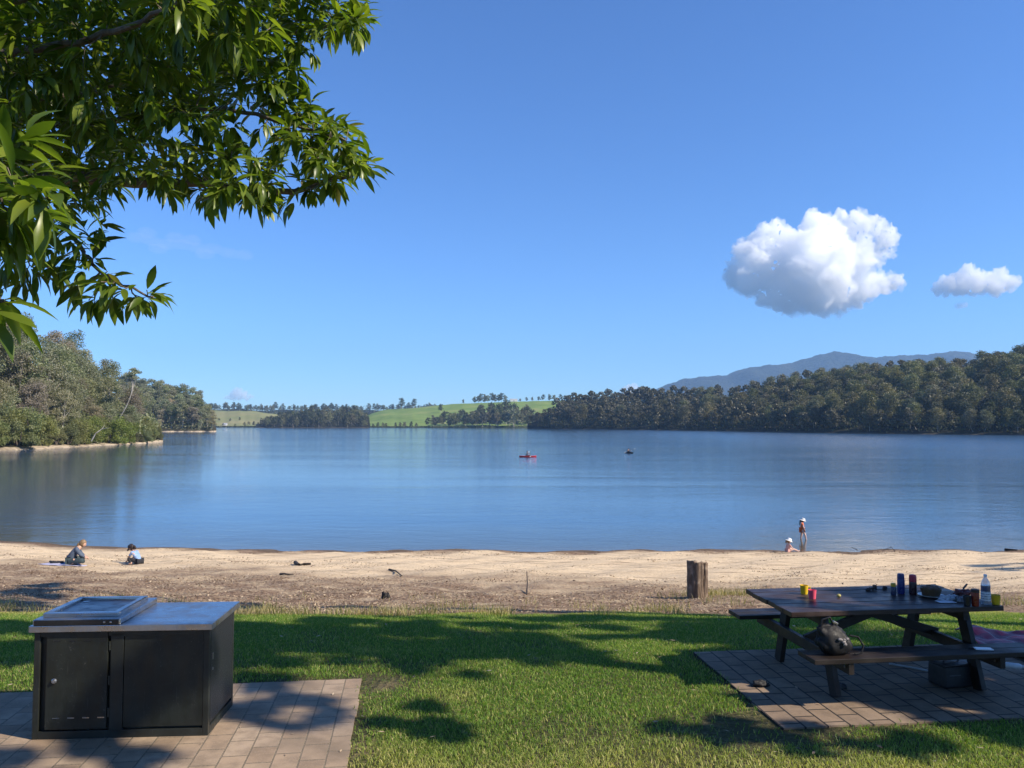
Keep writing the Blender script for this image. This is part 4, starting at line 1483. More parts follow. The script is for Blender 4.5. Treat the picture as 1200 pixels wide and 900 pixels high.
def shade_tree(label, crown, trunk, balls, ncard, seed, size=.17, trad=.24, hole=1.0):
    """crown: centre of the crown (world); trunk: foot (x, y); balls: (dx, dy, dz, r) relative to the crown's centre"""
    rng = np.random.default_rng(seed)
    foot = Vector((trunk[0], trunk[1], gzf(*trunk)))
    o = thing('lawn_tree', label, 'tree', foot)
    C = Vector(crown) - foot
    mb = MB()
    mb.tube([(0, 0, -.2), (0, 0, .4), C * .35 + Vector((C.x * -.2, C.y * -.2, 0)), C * .7 + Vector((C.x * -.12, C.y * -.12, 0)), C], [trad * 1.4, trad, trad * .85, trad * .6, trad * .25], 10)
    vs = []; qs = []; off = 0
    tot = sum(b[3] ** 2 for b in balls)
    for b in balls:
        cen = C + Vector(b[:3])
        p0 = C * .72 + Vector((C.x * -.1, C.y * -.1, 0))
        if b[3] > .42: mb.tube([p0, (p0 + cen) / 2 + Vector((0, 0, .1)), cen], [trad * .4, trad * .25, .03], 6, False)
        n = int(ncard * b[3] ** 2 / tot)
        m_ = max(6, int(b[3] * b[3] * 6))
        loose = 1.0 if b[3] > .6 else 1.55               # small outer sprays are open and ragged
        n = int(n * (1.0 if b[3] > .6 else .75))
        subs = clump_points(rng, tuple(cen), b[3] * .85 * loose, m_, .8, .4)
        pts = np.concatenate([clump_points(rng, s_, b[3] * .33 * rng.uniform(.7, 1.2), n // m_, .8, .5) for s_ in subs])
        v, q = card_arrays(pts, rng.uniform(.6, 1.2, len(pts)) * size, rng, .5, .3, .5)
        vs.append(v); qs.append(q + off); off += len(v)
    mb.build('trunk', M_BRANCH, o, smooth=True)
    link_mesh('crown', np_mesh('crown', np.concatenate(vs), np.concatenate(qs)), o, [M_SHADELEAF])
    return o


def over(x, y, s, z=None):
    """point s metres (measured along the ground) towards the sun from ground point x, y"""
    z = gzf(x, y) if z is None else z
    return Vector((x, y, z)) + Vector((SUN_H.x * s, SUN_H.y * s, math.tan(SUN_EL) * s))
def shade_over(label, spots, s, trunk, ncard, seed, **kw):
    """a tree whose crown lumps stand sunward of the given ground spots (x, y, radius)"""
    pts = [(over(x, y, s + (sp[0] if sp else 0)), r) for (x, y, r, *sp) in spots]
    c = sum((p for p, r in pts), Vector((0, 0, 0))) / len(pts)
    return shade_tree(label, c, trunk, [(*(p - c), r) for p, r in pts], ncard, seed, **kw)


# long shadow across the back of the lawn
shade_over('spreading tree on the lawn right of the view shading the left lawn', [(-8, 11.2, 1.0), (-6.6, 10.7, 1.1), (-5.2, 10.8, 1.15), (-3.6, 10.7, 1.15), (-2.2, 10.6, 1.1), (-1.0, 10.3, .95), (-6.2, 9.2, 1.0), (-4.6, 9.3, 1.0),
           (-.2, 9.5, .8), (-2.6, 9.3, .85), (-1.4, 9.2, .7), (.5, 8.9, .5), (-3.4, 8.7, .7), (-.9, 8.3, .35), (-2.3, 8.4, .45), (-1.8, 10.0, .6), (-3.4, 9.9, .6), (-4.4, 10.1, .6), (-.4, 11.2, .5), (.3, 10.2, .6), (-2.6, 11.5, .4), (-1.5, 11.4, .4), (-4.4, 11.7, .4)],
           12, (8.3, 5.6), 25000, 1)
shade_over('spreading tree on the lawn right of the view shading the middle lawn', [(.8, 11.2, .8), (2.0, 11.4, .9), (3.2, 11.2, .9), (4.3, 10.9, .8), (2.6, 10.2, .8), (3.6, 9.9, .8), (1.2, 12.0, .4), (4.8, 11.8, .5), (1.6, 10.0, .45), (2.4, 9.2, .45)], 12, (15.5, 6.5), 11000, 2)
shade_over('spreading tree on the lawn right of the view shading the table', [(3.1, 8.0, .9), (3.9, 8.6, .9), (4.6, 8.0, 1.2), (5.8, 8.4, 1.3), (3.3, 7.15, .55), (4.2, 6.95, .85), (5.2, 6.9, 1.1), (6.4, 7.2, 1.3), (7.4, 8.2, 1.4), (7.2, 6.2, 1.4), (8.4, 7.2, 1.5), (6.2, 9.0, 1.1), (5.2, 9.2, .8), (7.2, 9.4, 1.1),
           (-.75, 6.75, .36), (1.5, 6.65, .26), (2.3, 6.5, .34), (3.0, 6.35, .3)], 7.5, (13.5, 3.0), 40000, 3)
shade_over('small lawn tree behind the view dappling the barbecue paving', [(-2.1, 7.3, .35), (-1.8, 6.9, .22), (-3.9, 6.0, .3), (-3.4, 5.7, .25), (-4.6, 7.4, .4), (-5.0, 6.5, .3), (-3.2, 6.55, .45)], 13, (5.2, -.3), 2500, 5, trad=.36)
shade_over('tall tree by the shore right of the view shading the left beach', [(-10.4, 17.0, 1.0), (-10.8, 18.6, .9), (-9.4, 15.2, .9), (-8.6, 13.9, .8), (-11.6, 20.0, .8), (-11.5, 16.5, 1.0), (-10.2, 14.2, .9)], 22, (12.5, 9.0), 9000, 6)
shade_over('tree on the shore right of the view shading the far right sand', [(17.5, 27.0, 1.2), (19.0, 27.5, 1.2), (16.2, 26.0, .9), (19.5, 25.5, 1.4), (14.8, 24.8, .4)], 26, (44, 17), 5000, 7)
# added unseen crown behind the viewpoint, put in to block sky light from the lawn
shade_tree('added unseen dense tree behind the viewpoint blocking sky light from the lawn', (4.0, -5.2, 11.5), (2.0, -7.0),
           [(-8, -1.5, .5, 2.3), (-5.4, .6, 0, 2.2), (-5, -3, 1, 2.4), (-2.4, 1.2, .2, 2.1), (-1.5, -1.5, 1.4, 2.5), (1.2, 1.4, 0, 2.1), (2.2, -1.4, 1.2, 2.5), (4.4, 1.2, .2, 2.2), (5.5, -1.6, .9, 2.4), (7.4, 1.0, .4, 2.2), (9.4, -.6, .6, 2.3), (0, -4.5, 0, 2.4), (4, -4.5, 0, 2.4), (-4, -5, -.5, 2.3), (10.5, 2.0, .8, 2.0)],
           44000, 9, size=.28, trad=.38)
# ------------------------------------------------------------------ materials of the made things
def steel_mat(name, col=(.46, .47, .49), rough=.28):
    m = new_mat(name); t = NT(m)
    oc = t.objc()
    n = t.noise(t.scale(oc, (2, 60, 2)), 3, 4, .6)
    n2 = t.noise(oc, 6, 5, .65); n3 = t.noise(oc, 35, 3, .6)
    c = t.mix(t.mapr(n2, .4, .7, 0, .55), col, tuple(.62 * q for q in col))
    c = t.mix(t.mapr(n3, .6, .75, 0, .4), c, (.30, .30, .31))
    r = t.math('ADD', t.mapr(n, .3, .7, rough - .08, rough + .1), t.mapr(n2, .4, .7, 0, .18))
    b = t('ShaderNodeBsdfPrincipled', {}, Base_Color=c, Roughness=r, Metallic=1.0)
    t.l.new(t.bump(t.math('ADD', n, n3), .12, .002), b.inputs['Normal'])
    t.out(b.outputs[0])
    return m


M_STEEL = steel_mat('stainless_steel')
M_STEELDARK = steel_mat('seasoned_steel_plate', (.20, .20, .215), .32)
M_CAB = pmat('dark_green_powder_coat', (.016, .018, .016), .42, var=.25, scale=5, bump=.15, bscale=180, col2=(.010, .012, .011), spec=.35)
M_CABDOOR = pmat('dark_green_powder_coat_door', (.013, .015, .013), .40, var=.25, scale=4, bump=.15, bscale=180, spec=.4)


def coat_mat(name, col):
    """dark paint that has been scuffed, dusted and wiped for years"""
    m = new_mat(name); t = NT(m)
    oc = t.objc()
    n = t.noise(oc, 3, 5, .65); sc = t.noise(t.scale(oc, (40, 40, 2.5)), 2.5, 5, .7, .3); n3 = t.noise(oc, 55, 4, .7); n4 = t.noise(t.scale(oc, (5, 5, 1)), 3, 4, .6)
    c = t.mix(t.mapr(n, .35, .7, 0, 1), col, tuple(1.9 * q for q in col))
    c = t.mix(t.mapr(sc, .60, .72, 0, .35), c, (.075, .075, .07))
    c = t.mix(t.math('MULTIPLY', t.mapr(n3, .60, .70), t.mapr(n4, .45, .6, 0, .5)), c, (.12, .11, .10))
    b = t('ShaderNodeBsdfPrincipled', {}, Base_Color=c, Roughness=t.mapr(n4, .3, .7, .34, .58))
    b.inputs['Specular IOR Level'].default_value = .4
    t.l.new(t.bump(t.math('ADD', t.math('MULTIPLY', n, 2.0), t.math('MULTIPLY', n3, .15)), .25, .006), b.inputs['Normal'])
    t.out(b.outputs[0])
    return m


M_CAB = coat_mat('dark_green_powder_coat', (.013, .015, .013))
M_CABDOOR = coat_mat('dark_green_powder_coat_panel', (.010, .012, .010))
M_MESH = pmat('perforated_dark_steel', (.016, .018, .022), .38, var=.3, scale=90, bump=.9, bscale=140, spec=.5)
M_BLACK = pmat('black_plastic', (.012, .012, .013), .45)


def wood_mat(name, cols, scale=1.0, rough=.55, spec=.4):
    m = new_mat(name); t = NT(m)
    oc = t.objc()
    n = t.noise(t.scale(oc, (.8 * scale, 14 * scale, 14 * scale)), 2.2, 6, .62, .5)
    n2 = t.noise(oc, 3.5, 5, .6); n3 = t.noise(t.scale(oc, (3, 60, 60)), 3, 3, .6)
    c = t.ramp(n, [(.3, cols[0]), (.5, cols[1]), (.72, cols[2])])
    c = t.mix(t.mapr(n2, .5, .75, 0, .5), c, cols[3])
    b = t('ShaderNodeBsdfPrincipled', {}, Base_Color=c, Roughness=t.mapr(n2, .3, .7, rough - .12, rough + .12))
    b.inputs['Specular IOR Level'].default_value = spec
    t.l.new(t.bump(t.math('ADD', n, t.math('MULTIPLY', n3, .5)), .4, .004), b.inputs['Normal'])
    t.out(b.outputs[0])
    return m


M_WOOD = wood_mat('dark_stained_timber', [(.007, .005, .004), (.014, .009, .007), (.024, .015, .011), (.032, .024, .020)])
M_WOODTOP = wood_mat('worn_stained_table_boards', [(.012, .007, .006), (.03, .016, .012), (.065, .036, .028), (.095, .066, .058)], rough=.46)

# ------------------------------------------------------------------ barbecue
bl = at_z(37, 867, PADZ); br_ = at_z(240, 866, PADZ)
W = (br_ - bl).length; BD = .70
bz = math.atan2(br_.y - bl.y, br_.x - bl.x) + .05
bb = thing('barbecue', 'dark metal barbecue cabinet with a stainless steel top standing on the left paving', 'barbecue', (bl.x, bl.y, PADZ), bz)
H = .865
# cabinet: x 0..W along the front, y 0..BD to the back
cab = MB()
cab.box((W / 2, BD / 2 + .012, H / 2 + .02), (W - .05, BD - .045, H - .04))
cab.build('cabinet', M_CAB, bb, bevel=.004)
fr = MB()
for x in (.022, W - .022):
    for y in (.022, BD - .022): fr.box((x, y, H / 2), (.045, .045, H))
xm = W * .445
fr.box((xm + .035, .016, H / 2), (.10, .032, H - .1))
fr.box((W / 2, .018, .03), (W - .09, .036, .06)); fr.box((W / 2, .018, H - .035), (W - .09, .036, .07))
fr.box((W - .018, BD / 2, .03), (.036, BD - .09, .06)); fr.box((W - .018, BD / 2, H - .04), (.036, BD - .09, .08))
fr.box((.018, BD / 2, .03), (.036, BD - .09, .06)); fr.box((.018, BD / 2, H - .04), (.036, BD - .09, .08))
fr.build('frame', M_CAB, bb, bevel=.003)
dx0, dx1 = .098, xm - .035
door = MB().box(((dx0 + dx1) / 2, .006, .455), (dx1 - dx0, .03, .76)).build('door', M_CABDOOR, bb, bevel=.004)
MB().lathe([(.020, 0), (.020, .010), (.014, .014), (.013, .020)], n=16, M=Matrix.Translation((dx0 + .068, -.009, .455)) @ Matrix.Rotation(PI / 2, 4, 'X')).build('lock', M_STEEL, door, smooth=True)
for k in range(4):
    for z, nm in ((.165, 'vent_slot'), (.765, 'vent_slot')):
        MB().box((dx0 + .085 + k * .115, -.0095, z), (.052, .004, .008)).build(nm, M_STEEL if z < .3 else M_BLACK, door)
for z in (.2, .45, .72):
    MB().tube([(dx1 + .012, .0, z - .035), (dx1 + .012, .0, z + .035)], .008, 8).build('hinge', M_CAB, bb)
MB().box(((xm + .09 + W - .045) / 2, .012, .46), (W - .045 - xm - .09, .02, .76)).build('front_panel', M_CABDOOR, bb, bevel=.003)
sp = MB().box((W - .006, BD / 2, .46), (.014, BD - .1, .75)).build('side_panel', M_MESH, bb, bevel=.002)
MB().box((W + .004, .09, .60), (.006, .018, .05)).build('latch', M_STEEL, sp)
MB().box((W + .004, .09, .50), (.006, .014, .02)).build('latch', M_STEEL, sp)
top = MB().box((W / 2 + .002, BD / 2 + .01, H + .0), (W + .06, BD + .10, .05))
bt = top.build('benchtop', M_STEEL, bb, bevel=.004)
ZT = H + .025
# raised hotplate, left end of the top
hx0, hx1, hy0, hy1 = -.005, .67, -.03, BD + .05
hp = MB()
hp.box(((hx0 + hx1) / 2, (hy0 + hy1) / 2, ZT + .024), (hx1 - hx0, hy1 - hy0, .046))
hot = hp.build('hotplate_surround', M_STEEL, bb, bevel=.012, seg=3)
MB().box(((hx0 + hx1) / 2 - .0, hy0 - .003, ZT + .022), (hx1 - hx0 - .03, .008, .040)).build('control_panel', M_BLACK, bb, bevel=.002)
for x in (.55, .60):
    MB().lathe([(.008, 0), (.008, .006), (.005, .008)], n=12, M=Matrix.Translation((x, hy0 - .008, ZT + .024)) @ Matrix.Rotation(PI / 2, 4, 'X')).build('button', M_STEEL, bb)
lip = MB()
ix0, ix1, iy0, iy1 = .035, .615, .05, BD - .02
zl = ZT + .062
for a, b_, c_, d_ in ((ix0, ix1, iy0, iy0 + .05), (ix0, ix1, iy1 - .05, iy1), (ix0, ix0 + .05, iy0 + .05, iy1 - .05), (ix1 - .05, ix1, iy0 + .05, iy1 - .05)):
    lip.box(((a + b_) / 2, (c_ + d_) / 2, zl), (b_ - a, d_ - c_, .032))
lip.build('plate_rim', M_STEEL, bb, bevel=.006)
MB().box(((ix0 + ix1) / 2, (iy0 + iy1) / 2, ZT + .052), (ix1 - ix0 - .1, iy1 - iy0 - .1, .012)).build('cooking_plate', M_STEELDARK, bb)
MB().lathe([(.03, 0), (.03, .003), (.022, .004)], c=(ix0 + .11, iy1 - .12, ZT + .059), n=16).build('drain', M_STEEL, bb)

# ------------------------------------------------------------------ picnic table
ta = at_z(928, 718, PADZ + .755); tb = at_z(1177, 710.5, PADZ + .755)
tl = (tb - ta).length
trz = math.atan2(tb.y - ta.y, tb.x - ta.x)
TW = 1.04
tbl = thing('picnic_table', 'dark stained wooden picnic table with fixed benches standing on the right paving', 'table', (ta.x, ta.y, PADZ), trz)
TX = Vector((math.cos(trz), math.sin(trz), 0)); TY = Vector((-math.sin(trz), math.cos(trz), 0))


def onT(x, y, z=.76):
    return Vector((ta.x, ta.y, PADZ + z)) + TX * x + TY * y


rt = random.Random(4)
tp = MB(); bw = TW / 6
for i in range(6):
    tp.box((tl / 2 + rt.uniform(-.006, .006), bw * (i + .5), .735 + rt.uniform(-.0015, .0015)), (tl, bw - .008, .045), (rt.uniform(-.004, .004), 0, 0))
tp.build('tabletop', M_WOODTOP, tbl, bevel=.004)
LXs = (.33, tl - .36)
bench_y = (-.40, TW + .12)
for by, ex in ((-.44, .0), (TW + .12, .0)):
    s_ = MB()
    for k in range(2):
        s_.box((tl / 2 + .02, by + .085 + k * .158, .43), (tl + .06, .150, .042), (rt.uniform(-.006, .006), 0, 0))
    s_.build('bench', M_WOOD, tbl, bevel=.004)
for lx in LXs:
    # crosswise seat bearer and top bearer
    MB().beam((lx, -.42, .36), (lx, TW + .42, .36), .05, .10).build('seat_bearer', M_WOOD, tbl, bevel=.004)
    MB().beam((lx, .05, .665), (lx, TW - .05, .665), .05, .09).build('top_bearer', M_WOOD, tbl, bevel=.004)
    for sgn in (-1, 1):
        y_top = TW / 2 + sgn * .34; y_bot = TW / 2 + sgn * .57
        MB().beam((lx + .052, y_top, .705), (lx + .052, y_bot, 0.0), .05, .125, up=(0, 1, 0)).build('leg', M_WOOD, tbl, bevel=.004)
# diagonal braces crossing beneath the top
MB().beam((LXs[0] + .03, TW / 2 - .05, .38), (tl * .60, TW / 2 - .05, .70), .042, .085).build('brace', M_WOOD, tbl, bevel=.003)
MB().beam((LXs[1] + .06, TW / 2 + .05, .38), (tl * .36, TW / 2 + .05, .70), .042, .085).build('brace', M_WOOD, tbl, bevel=.003)
# bolt heads on the near bearer ends
for lx in LXs:
    for y in (-.36, -.22):
        MB().lathe([(.012, 0), (.012, .006), (.007, .009)], n=10, M=Matrix.Translation((lx - .026, y, .365)) @ Matrix.Rotation(-PI / 2, 4, 'Y')).build('bolt', M_STEELDARK, tbl)

TZ = .7585


def px_on_top(px, py):
    return at_z(px, py, PADZ + TZ)


# ------------------------------------------------------------------ things on the table
def cup(name, label, px, py, r, h, col, group=None, handle=False):
    p = px_on_top(px, py)
    m = pmat('plastic_' + name, col, .4, spec=.45, var=.06)
    mb = MB().lathe([(r * .78, 0), (r * .80, .004), (r, h), (r * .93, h), (r * .72, .006)], n=24)
    if handle:
        mb.tube([(r * .9, 0, h * .8), (r * 1.5, 0, h * .78), (r * 1.55, 0, h * .4), (r * .85, 0, h * .25)], .006, 8)
    o = mb.build(name, m, smooth=True)
    o.location = p
    return tag(o, label, 'cup')


cup('plastic_cup', 'yellow plastic cup near the left end of the table', 942.5, 696, .041, .088, (.72, .48, .02), handle=True)
cup('plastic_cup', 'pink plastic cup near the left end of the table', 952, 701.5, .040, .086, (.78, .10, .16))
cup('plastic_cup', 'yellow plastic cup behind the water bottle at the right end of the table', 1167, 708, .041, .088, (.70, .45, .02))
cup('plastic_cup', 'dark cup beside the tall red tumbler at the right end of the table', 1133.5, 710, .036, .095, (.018, .018, .02))


def bottle(name, label, px, py, prof, col, lidcol, lidprof, cat='bottle', rough=.35, metal=0):
    p = px_on_top(px, py)
    o = thing(name, label, cat, p)
    MB().lathe(prof, n=24).build('bottle_body', pmat('bottle_coat', col, rough, metal=metal, var=.05), o, smooth=True)
    MB().lathe(lidprof, n=24).build('lid', pmat('bottle_lid', lidcol, .45, var=.05), o, smooth=True)
    return o


bottle('drink_bottle', 'dark blue drink bottle standing on the back of the table', 1056, 695.5, [(.034, 0), (.036, .01), (.036, .135), (.033, .15)], (.015, .03, .16), (.012, .025, .13), [(.0345, .148), (.035, .152), (.033, .19), (.028, .20)])
bottle('drink_bottle', 'red topped drink bottle standing on the back of the table beside the plate', 1070, 696.5, [(.034, 0), (.036, .01), (.036, .12), (.034, .13)], (.035, .012, .018), (.42, .02, .05), [(.0355, .128), (.036, .132), (.035, .185), (.029, .197)])
bottle('small_bottle', 'small dark blue bottle with a yellow lid on the back of the table', 1047, 697, [(.024, 0), (.025, .008), (.025, .078), (.022, .084)], (.012, .02, .07), (.55, .33, .02), [(.0235, .083), (.024, .086), (.024, .112), (.02, .117)])
bottle('tumbler', 'tall dark red tumbler beside the water bottle', 1143, 710, [(.030, 0), (.032, .008), (.037, .125), (.036, .13)], (.20, .022, .012), (.03, .012, .01), [(.0375, .129), (.038, .133), (.037, .155), (.02, .160)], cat='cup')

# clear water bottle with a white label
wp_ = px_on_top(1155.5, 708)
wb = thing('water_bottle', 'clear plastic water bottle with a white label at the right end of the table', 'bottle', wp_)
m = new_mat('clear_plastic'); t = NT(m)
gb = t('ShaderNodeBsdfGlossy', {}, Roughness=.08); tb_ = t('ShaderNodeBsdfTransparent', {}, Color=(.80, .86, .92))
df = t('ShaderNodeBsdfTranslucent', {}, Color=(.75, .82, .9))
mx = t('ShaderNodeMixShader', {}, i0=.22, i1=tb_.outputs[0], i2=gb.outputs[0])
mx2 = t('ShaderNodeMixShader', {}, i0=.30, i1=mx.outputs[0], i2=df.outputs[0])
t.out(mx2.outputs[0])
prof = [(.036, 0), (.042, .008)]
for i in range(9):
    prof += [(.042, .012 + i * .016), (.0405, .019 + i * .016)]
prof += [(.042, .165), (.041, .185), (.034, .215), (.020, .243), (.0135, .252), (.0135, .262)]
MB().lathe(prof, n=28).build('bottle_body', m, wb, smooth=True)
MB().lathe([(.015, .262), (.0155, .264), (.0155, .280), (.013, .282)], n=20).build('cap', pmat('white_cap', (.7, .75, .8), .4), wb, smooth=True)
m = new_mat('printed_label'); t = NT(m)
oc = t.objc()
se = t.n.new('ShaderNodeSeparateXYZ'); t.l.new(oc, se.inputs[0])
wv = t('ShaderNodeTexWave', {'bands_direction': 'Z'}, Scale=14.0, Distortion=0.0)
t.l.new(oc, wv.inputs['Vector'])
nn = t.noise(t.scale(oc, (30, 30, 8)), 4, 3)
c_ = t.mix(t.math('MULTIPLY', t.mapr(wv.outputs[1], .55, .6), t.mapr(nn, .4, .5)), (.62, .66, .70), (.20, .25, .33))
b_ = t('ShaderNodeBsdfPrincipled', {}, Base_Color=c_, Roughness=.5); t.out(b_.outputs[0])
MB().lathe([(.0428, .035), (.0430, .036), (.0430, .125), (.0428, .126)], n=28).build('label_band', m, wb, smooth=True)
m_w = pmat('water_inside', (.05, .10, .22), .1, var=.02)
MB().lathe([(.0385, .128), (.0400, .130), (.0400, .176), (.038, .180)], n=24).build('water_fill', m_w, wb, smooth=True)

# plate and bread basket
pp = px_on_top(1091, 699)
pl_ = MB().lathe([(.06, 0), (.07, .002), (.12, .016), (.122, .019), (.118, .020), (.07, .006), (.01, .005)], n=32).build('plate', pmat('white_china', (.72, .72, .70), .25), smooth=True)
pl_.location = pp; tag(pl_, 'white plate under the brown bowl on the table', 'plate')
m_b = wood_mat('woven_cane', [(.05, .028, .012), (.10, .055, .022), (.15, .085, .035), (.06, .035, .015)], scale=3)
bo = thing('bowl', 'brown bowl heaped with food standing on the white plate', 'bowl', pp + Vector((.0, 0, .0075)))
MB().lathe([(.075, 0), (.08, .004), (.100, .075), (.097, .078), (.092, .074), (.07, .02)], n=28).build('bowl_shell', m_b, bo, smooth=True)
mb = MB()
for k in range(9):
    a = k * .72; mb.ball((.045 * math.cos(a) * (k > 0), .045 * math.sin(a) * (k > 0), .068 + .006 * (k % 3)), (.034, .028, .022), 10, 6)
mb.build('food', pmat('brown_food', (.13, .065, .03), .6, var=.3, scale=40), bo, smooth=True)


def crumple(name, label, cat, p, size, mat, seed, flat=.5, fine=1.0):
    rnd = random.Random(seed)
    bm = bmesh.new()
    bmesh.ops.create_icosphere(bm, subdivisions=4, radius=1)
    for v in bm.verts:
        q = v.co * 1.4 * fine + Vector((seed * 3.3, seed, 0))
        d = .75 + .45 * mnoise.noise(q) + .28 * abs(mnoise.noise(q * 2.3)) + .16 * mnoise.noise(q * 4.9)
        v.co = Vector((v.co.x * size[0] * d, v.co.y * size[1] * d, max(0, v.co.z * .9 + .25) * size[2] * d * 1.1))
    me = bpy.data.meshes.new(name); bm.to_mesh(me); bm.free()
    me.polygons.foreach_set('use_smooth', [True] * len(me.polygons))
    o = link_mesh(name, me, None, [mat]); o.location = p
    return tag(o, label, cat)


m_bag = pmat('milky_plastic_film', (.42, .45, .50), .25, spec=.6, var=.25, scale=30)
crumple('plastic_bag', 'crumpled milky plastic bag lying beside the bowl on the table', 'bag', px_on_top(1112, 703), (.10, .075, .045), m_bag, 3)
crumple('snack_packet', 'crumpled dark red snack packet behind the plastic bag on the table', 'packet', px_on_top(1127, 697), (.10, .06, .055), pmat('dark_red_foil', (.16, .035, .03), .35, var=.4, scale=25), 8)
crumple('snack_packet', 'grey crumpled packet between the bag and the dark cup on the table', 'packet', px_on_top(1126, 705), (.05, .045, .05), pmat('grey_foil', (.22, .23, .26), .35, var=.4, scale=25), 12)
nk = MB()
for i in range(2): nk.box((0, 0, .0015 + i * .0022), (.16, .095, .002), (0, 0, i * .05))
nk = nk.build('paper_napkin', pmat('white_paper', (.55, .57, .62), .7)); nk.location = px_on_top(1108, 705.5) + Vector((0, 0, .001)); nk.rotation_euler = (0, 0, trz - .1)
tag(nk, 'flat pale paper napkin at the front edge beside the plastic bag', 'napkin')
kn = thing('knife', 'knife lying across the dark red packet with its dark handle up', 'knife', px_on_top(1129, 697) + Vector((0, 0, .062)), trz + .5)
MB().box((-.05, 0, 0), (.11, .016, .002), (0, .1, 0)).build('blade', M_STEEL, kn)
MB().beam((.0, 0, .0), (.08, 0, .035), .014, .014).build('handle', M_BLACK, kn, bevel=.003)
peb = MB().ball((0, 0, .017), (.022, .019, .017), 12, 8).build('fruit', pmat('pale_yellow_skin', (.42, .36, .10), .5), smooth=True)
peb.location = px_on_top(983, 700); tag(peb, 'small pale yellow fruit alone in the middle of the table', 'fruit')
# small dark toys at the back edge
for px, py, sd, lb in [(1017, 692.5, 2, 'dark crumpled scrap beside the toy truck at the back edge of the table'), (1037, 691, 5, 'little dark lump at the back edge of the table left of the bottles')]:
    crumple('scrap', lb, 'scrap', px_on_top(px, py), (.028, .022, .03), pmat('dark_scrap', (.035, .022, .018), .6), sd)
ty = thing('toy_truck', 'small dark toy truck at the back edge of the table', 'toy', px_on_top(1023, 691.5), trz + .2)
MB().box((0, 0, .022), (.075, .034, .018)).box((.022, 0, .041), (.028, .032, .022)).build('toy_body', pmat('dark_toy_paint', (.05, .03, .025), .5), ty, bevel=.003)
for x in (-.024, .024):
    for y in (-.018, .018):
        MB().lathe([(.011, -.005), (.011, .005)], n=12, M=Matrix.Translation((x, y, .011)) @ Matrix.Rotation(PI / 2, 4, 'X')).build('wheel', M_BLACK, ty)

# ------------------------------------------------------------------ handbag on the near bench, phone, cool box, rug
M_BAG = pmat('black_leather', (.008, .008, .010), .6, bump=.4, bscale=90, var=.3, spec=.3)
M_LINING = pmat('patterned_bag_cloth', (.20, .18, .17), .7, var=.6, scale=45, col2=(.02, .02, .03))
hb = onT(.27, -.27, .452)
bag = thing('handbag', 'slumped black handbag with a looped strap on the left end of the near bench', 'bag', hb, trz)
bm = bmesh.new(); bmesh.ops.create_icosphere(bm, subdivisions=4, radius=1)
for v in bm.verts:
    c = v.co
    k = .5 + .5 * c.z
    w = .17 * (1 - .25 * k); d = .11 * (1 - .72 * k ** 1.5)
    q = Vector((c.x * 1.6, c.y * 1.6, c.z * 1.4))
    n = .10 * mnoise.noise(q * 1.3 + Vector((4, 2, 1))) + .05 * mnoise.noise(q * 3.1) + .03 * mnoise.noise(q * 7)
    x = math.copysign(abs(c.x) ** .75, c.x) * w; y = math.copysign(abs(c.y) ** .8, c.y) * d
    z = max(0, (c.z * .5 + .46)) * .27
    x -= .07 * k * k
    v.co = Vector((x * (1 + n * 2), y * (1 + n * 2) + n * .05, z * (1 + n)))
me = bpy.data.meshes.new('bag_body'); bm.to_mesh(me); bm.free()
me.polygons.foreach_set('use_smooth', [True] * len(me.polygons))
link_mesh('bag_body', me, bag, [M_BAG])
MB().tube([(.12, -.02, .16), (.19, -.04, .15), (.225, -.06, .08), (.20, -.07, .02), (.14, -.07, .012)], .009, 8).build('strap', M_BAG, bag, smooth=True)
MB().tube([(-.14, 0, .20), (-.12, .0, .30), (-.05, 0, .32), (.0, 0, .22)], .009, 8).build('strap', M_BAG, bag, smooth=True)
mb = MB()
rb = random.Random(5)
for k in range(7): mb.ball((.03 + rb.uniform(-.04, .04), -.085 + rb.uniform(-.012, .012), .12 + rb.uniform(-.03, .03)), (.02, .012, .014), 8, 6)
mb.build('front_trim', M_LINING, bag, smooth=True)
MB().box((.0, 0, .27), (.05, .02, .02), (.2, .5, 0)).build('clasp', pmat('pale_metal', (.45, .42, .38), .4, metal=.8), bag, bevel=.004)

ph = thing('phone', 'white phone lying on the near bench', 'phone', onT(1.66, -.30, .4525), trz - .25)
MB().box((0, 0, .0045), (.15, .073, .008)).build('phone_case', pmat('white_case', (.75, .76, .78), .35), ph, bevel=.002)
MB().box((0, 0, .0092), (.140, .066, .001)).build('screen', pmat('pale_glass', (.55, .58, .62), .12), ph)
MB().box((-.10, .012, .006), (.045, .012, .010)).build('cable_plug', M_BLACK, ph, bevel=.002)

cb = thing('cool_bag', 'black cool bag on the paving beneath the right end of the table', 'bag', onT(1.66, .15, 0.002), trz + .1)
MB().box((0, 0, .10), (.34, .24, .20), taper=.96).build('bag_body', pmat('black_nylon', (.014, .014, .018), .6, bump=.5, bscale=60), cb, bevel=.025, seg=3, smooth=True)
MB().box((0, 0, .208), (.335, .235, .016)).build('lid', pmat('black_nylon_lid', (.018, .018, .024), .55), cb, bevel=.008)
MB().tube([(-.08, 0, .214), (-.08, 0, .235), (.08, 0, .235), (.08, 0, .214)], .01, 8).build('handle', M_BLACK, cb, smooth=True)
MB().box((-.06, -.122, .12), (.12, .004, .010)).build('reflective_strip', pmat('pale_strip', (.08, .085, .10), .5), cb)
sw = at_z(1065, 782, PADZ)
stw = MB().tube([at_z(1042, 779, PADZ) + Vector((0, 0, .012)), at_z(1066, 783, PADZ) + Vector((0, 0, .010)), at_z(1090, 788, PADZ) + Vector((0, 0, .012))], .010, 6).build('pale_stick', pmat('bleached_wood', (.42, .43, .45), .7))
tag(stw, 'thin pale stick lying on the paving beneath the picnic table', 'stick')
